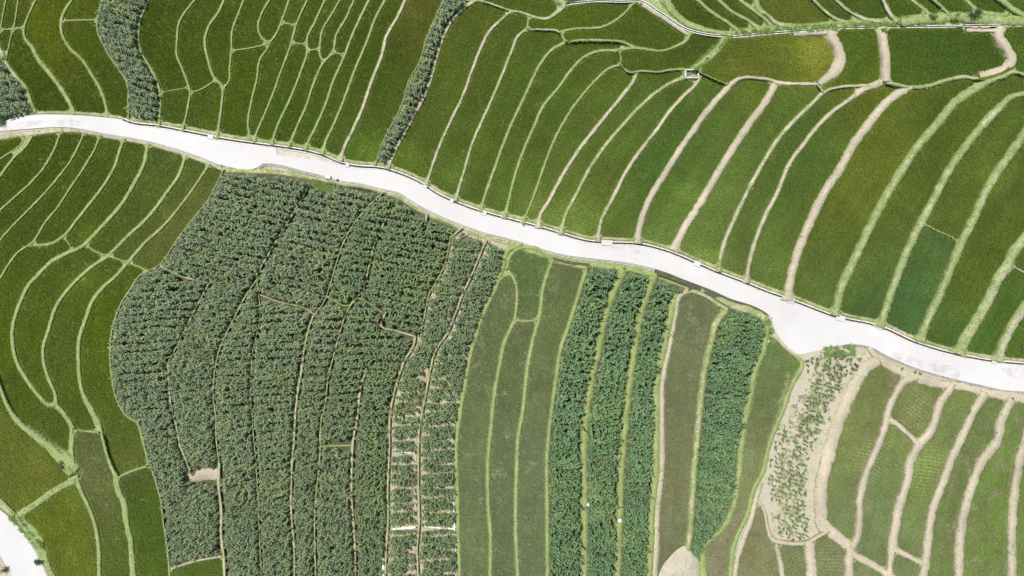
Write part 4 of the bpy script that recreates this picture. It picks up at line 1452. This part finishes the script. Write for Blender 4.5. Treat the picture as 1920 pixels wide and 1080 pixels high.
# square sump at the foot of the grassy gully
sump = bpy.data.objects.new("sump", None)
link(sump)
sx, sy = 1297, 139
sump.location = W(sx, sy, hz(sx, sy) + .12)
tag(sump, "small square concrete sump at the foot of the grassy gully", "sump")
for (cx_, cy_, lx, ly) in ((0, .62, 2.1, .16), (0, -.62, 2.1, .16), (-.97, 0, .16, 1.06), (.97, 0, .16, 1.06)):
    o = box_mesh("rim", lx, ly, -.5, .30, M_KERB, .02, sump)
    o.location = (cx_, cy_, 0)
o = box_mesh("bed", 1.76, 1.06, -.45, -.2, M_SILT, .01, sump)

# strips of white plastic mulch film in the thin maize
def film(pts, w, lab, lift=.03):
    S = spline(pts, 3)
    T = np.gradient(S[:, :2], axis=0); T /= np.hypot(T[:, 0], T[:, 1])[:, None] + 1e-9
    v, f = [], []
    n = len(S)
    for i in range(n):
        ww = w * (.6 + .9 * float(vnoise(i * .55, w * 7)))
        for j, u in enumerate((-1, -.3, .3, 1)):
            x, y = S[i, 0] - T[i, 1] * u * ww / 2, S[i, 1] + T[i, 0] * u * ww / 2
            v.append(W(x, y, level(x, y) + lift + .10 * float(vnoise(i * .9, j * 3.1)) + (.06 if abs(u) < .5 else 0)))
    for i in range(n - 1):
        for j in range(3):
            a = i * 4 + j
            f.append((a, a + 4, a + 5, a + 1))
    o = mesh("plastic_film", v, f, M_FILM, None, True)
    tag(o, lab, "plastic film", "strips of plastic film in the maize")
film([(736, 993), (756, 991), (779, 989)], 3.4, "white plastic film strip crossing the gappy maize strip near the bottom", .5)
film([(796, 987), (825, 990), (853, 992)], 2.6, "white plastic film strip crossing the rightmost strip of the big maize field", .5)
film([(852, 920), (851, 960), (853, 1000), (854, 1045), (855, 1080)], 2.0, "long thin white plastic film edge along the broad green bund, lower half", .12)
film([(719, 1046), (719, 1062), (720, 1082)], 4.0, "white plastic film scrap at the bottom edge beside the pale bund in the maize", .3)
film([(744, 849), (760, 848), (778, 850)], 2.4, "short pale plastic film strip across the top of the gappy maize strip", .4)

# dust and washed-out soil lying on the road
def dust(pts, lab):
    m = M_DUST
    S = spline(pts + [pts[0]], 4)[:-1]
    c = S.mean(0)
    v = []
    for i, (x, y) in enumerate(S):
        k = 1 + .10 * (float(vnoise(i * 1.1, 77)) - .5)
        px, py = c[0] + (x - c[0]) * k, c[1] + (y - c[1]) * k + 1.4 * (float(vnoise(i * .8, 99)) - .5)
        v.append(W(px, py, hz(px, py) + .134))
    o = mesh("dust_patch", v, [tuple(range(len(v) - 1, -1, -1))], m)
    tag(o, kind="structure")
M_DUST, nt_, bs_ = mat("road_dust")
P_ = pos(nt_)
n_ = noise(nt_, 1.3, 6, .65, P_)
nt_.links.new(ramp(nt_, n_, [(.3, (.36, .32, .26)), (.7, (.52, .48, .42))]), bs_.inputs["Base Color"])
nt_.links.new(ramp(nt_, noise(nt_, .7, 6, .7, P_), [(.42, (0, 0, 0)), (.66, (.3, .3, .3))]), bs_.inputs["Alpha"])
bs_.inputs["Roughness"].default_value = .95
dust([(1668, 659), (1700, 664), (1745, 680), (1800, 697), (1798, 708), (1750, 696), (1710, 684), (1672, 668)], "")
dust([(1876, 690), (1925, 694), (1925, 702), (1880, 697)], "")
dust([(1120, 459), (1150, 462), (1196, 466), (1200, 471), (1150, 467), (1122, 464)], "")
dust([(4, 235), (70, 226), (150, 232), (140, 238), (60, 237), (4, 243)], "")

# taller weeds on the rough bank, the gully and the gap by the road
wp, wt, ws = [], [], []
for (x0, y0, x1, y1, hw, n_w) in ((1690, 40, 1920, 37, 8, 900), (1362, 70, 1298, 130, 6, 260), (585, 341, 630, 362, 8, 260), (1362, 62, 1690, 43, 5, 500), (1545, 660, 1605, 656, 10, 200), (1480, 690, 1455, 790, 6, 160), (1450, 640, 1440, 600, 5, 120), (20, 965, 80, 1030, 9, 300), (1560, 690, 1490, 830, 40, 420), (1490, 830, 1472, 1000, 40, 380)):
    for _ in range(n_w):
        t = random.random()
        x, y = x0 + (x1 - x0) * t + random.gauss(0, 1.5), y0 + (y1 - y0) * t + random.uniform(-hw, hw)
        if x0 in (1560, 1490):
            x += random.uniform(-26, 26)
            if KIND[rid(x, y)] != 'bare' or BLOCK[int(y - Y0), int(x - X0)]: continue
        if fbm(np.array([x / 9]), np.array([y / 5]))[0] < .42: continue
        wp.append(W(x, y, level(x, y) + .22)); c = random.uniform(.7, 1.3)
        wt.append((.17 * c, .26 * c, .075 * c) if not (x > 1440 and y > 700) else (.26 * c, .29 * c, .15 * c)); ws.append(random.uniform(1.3, 2.6))
n = len(wp)
o = scatter("bank_weeds", GRASS_C, np.array(wp), np.stack([np.zeros(n), np.zeros(n), RNG.random(n) * 6.283], 1), np.array(ws), np.array(wt))
tag(o, "taller leafy weeds on the rough banks and along the gully", "weeds", kind="stuff")
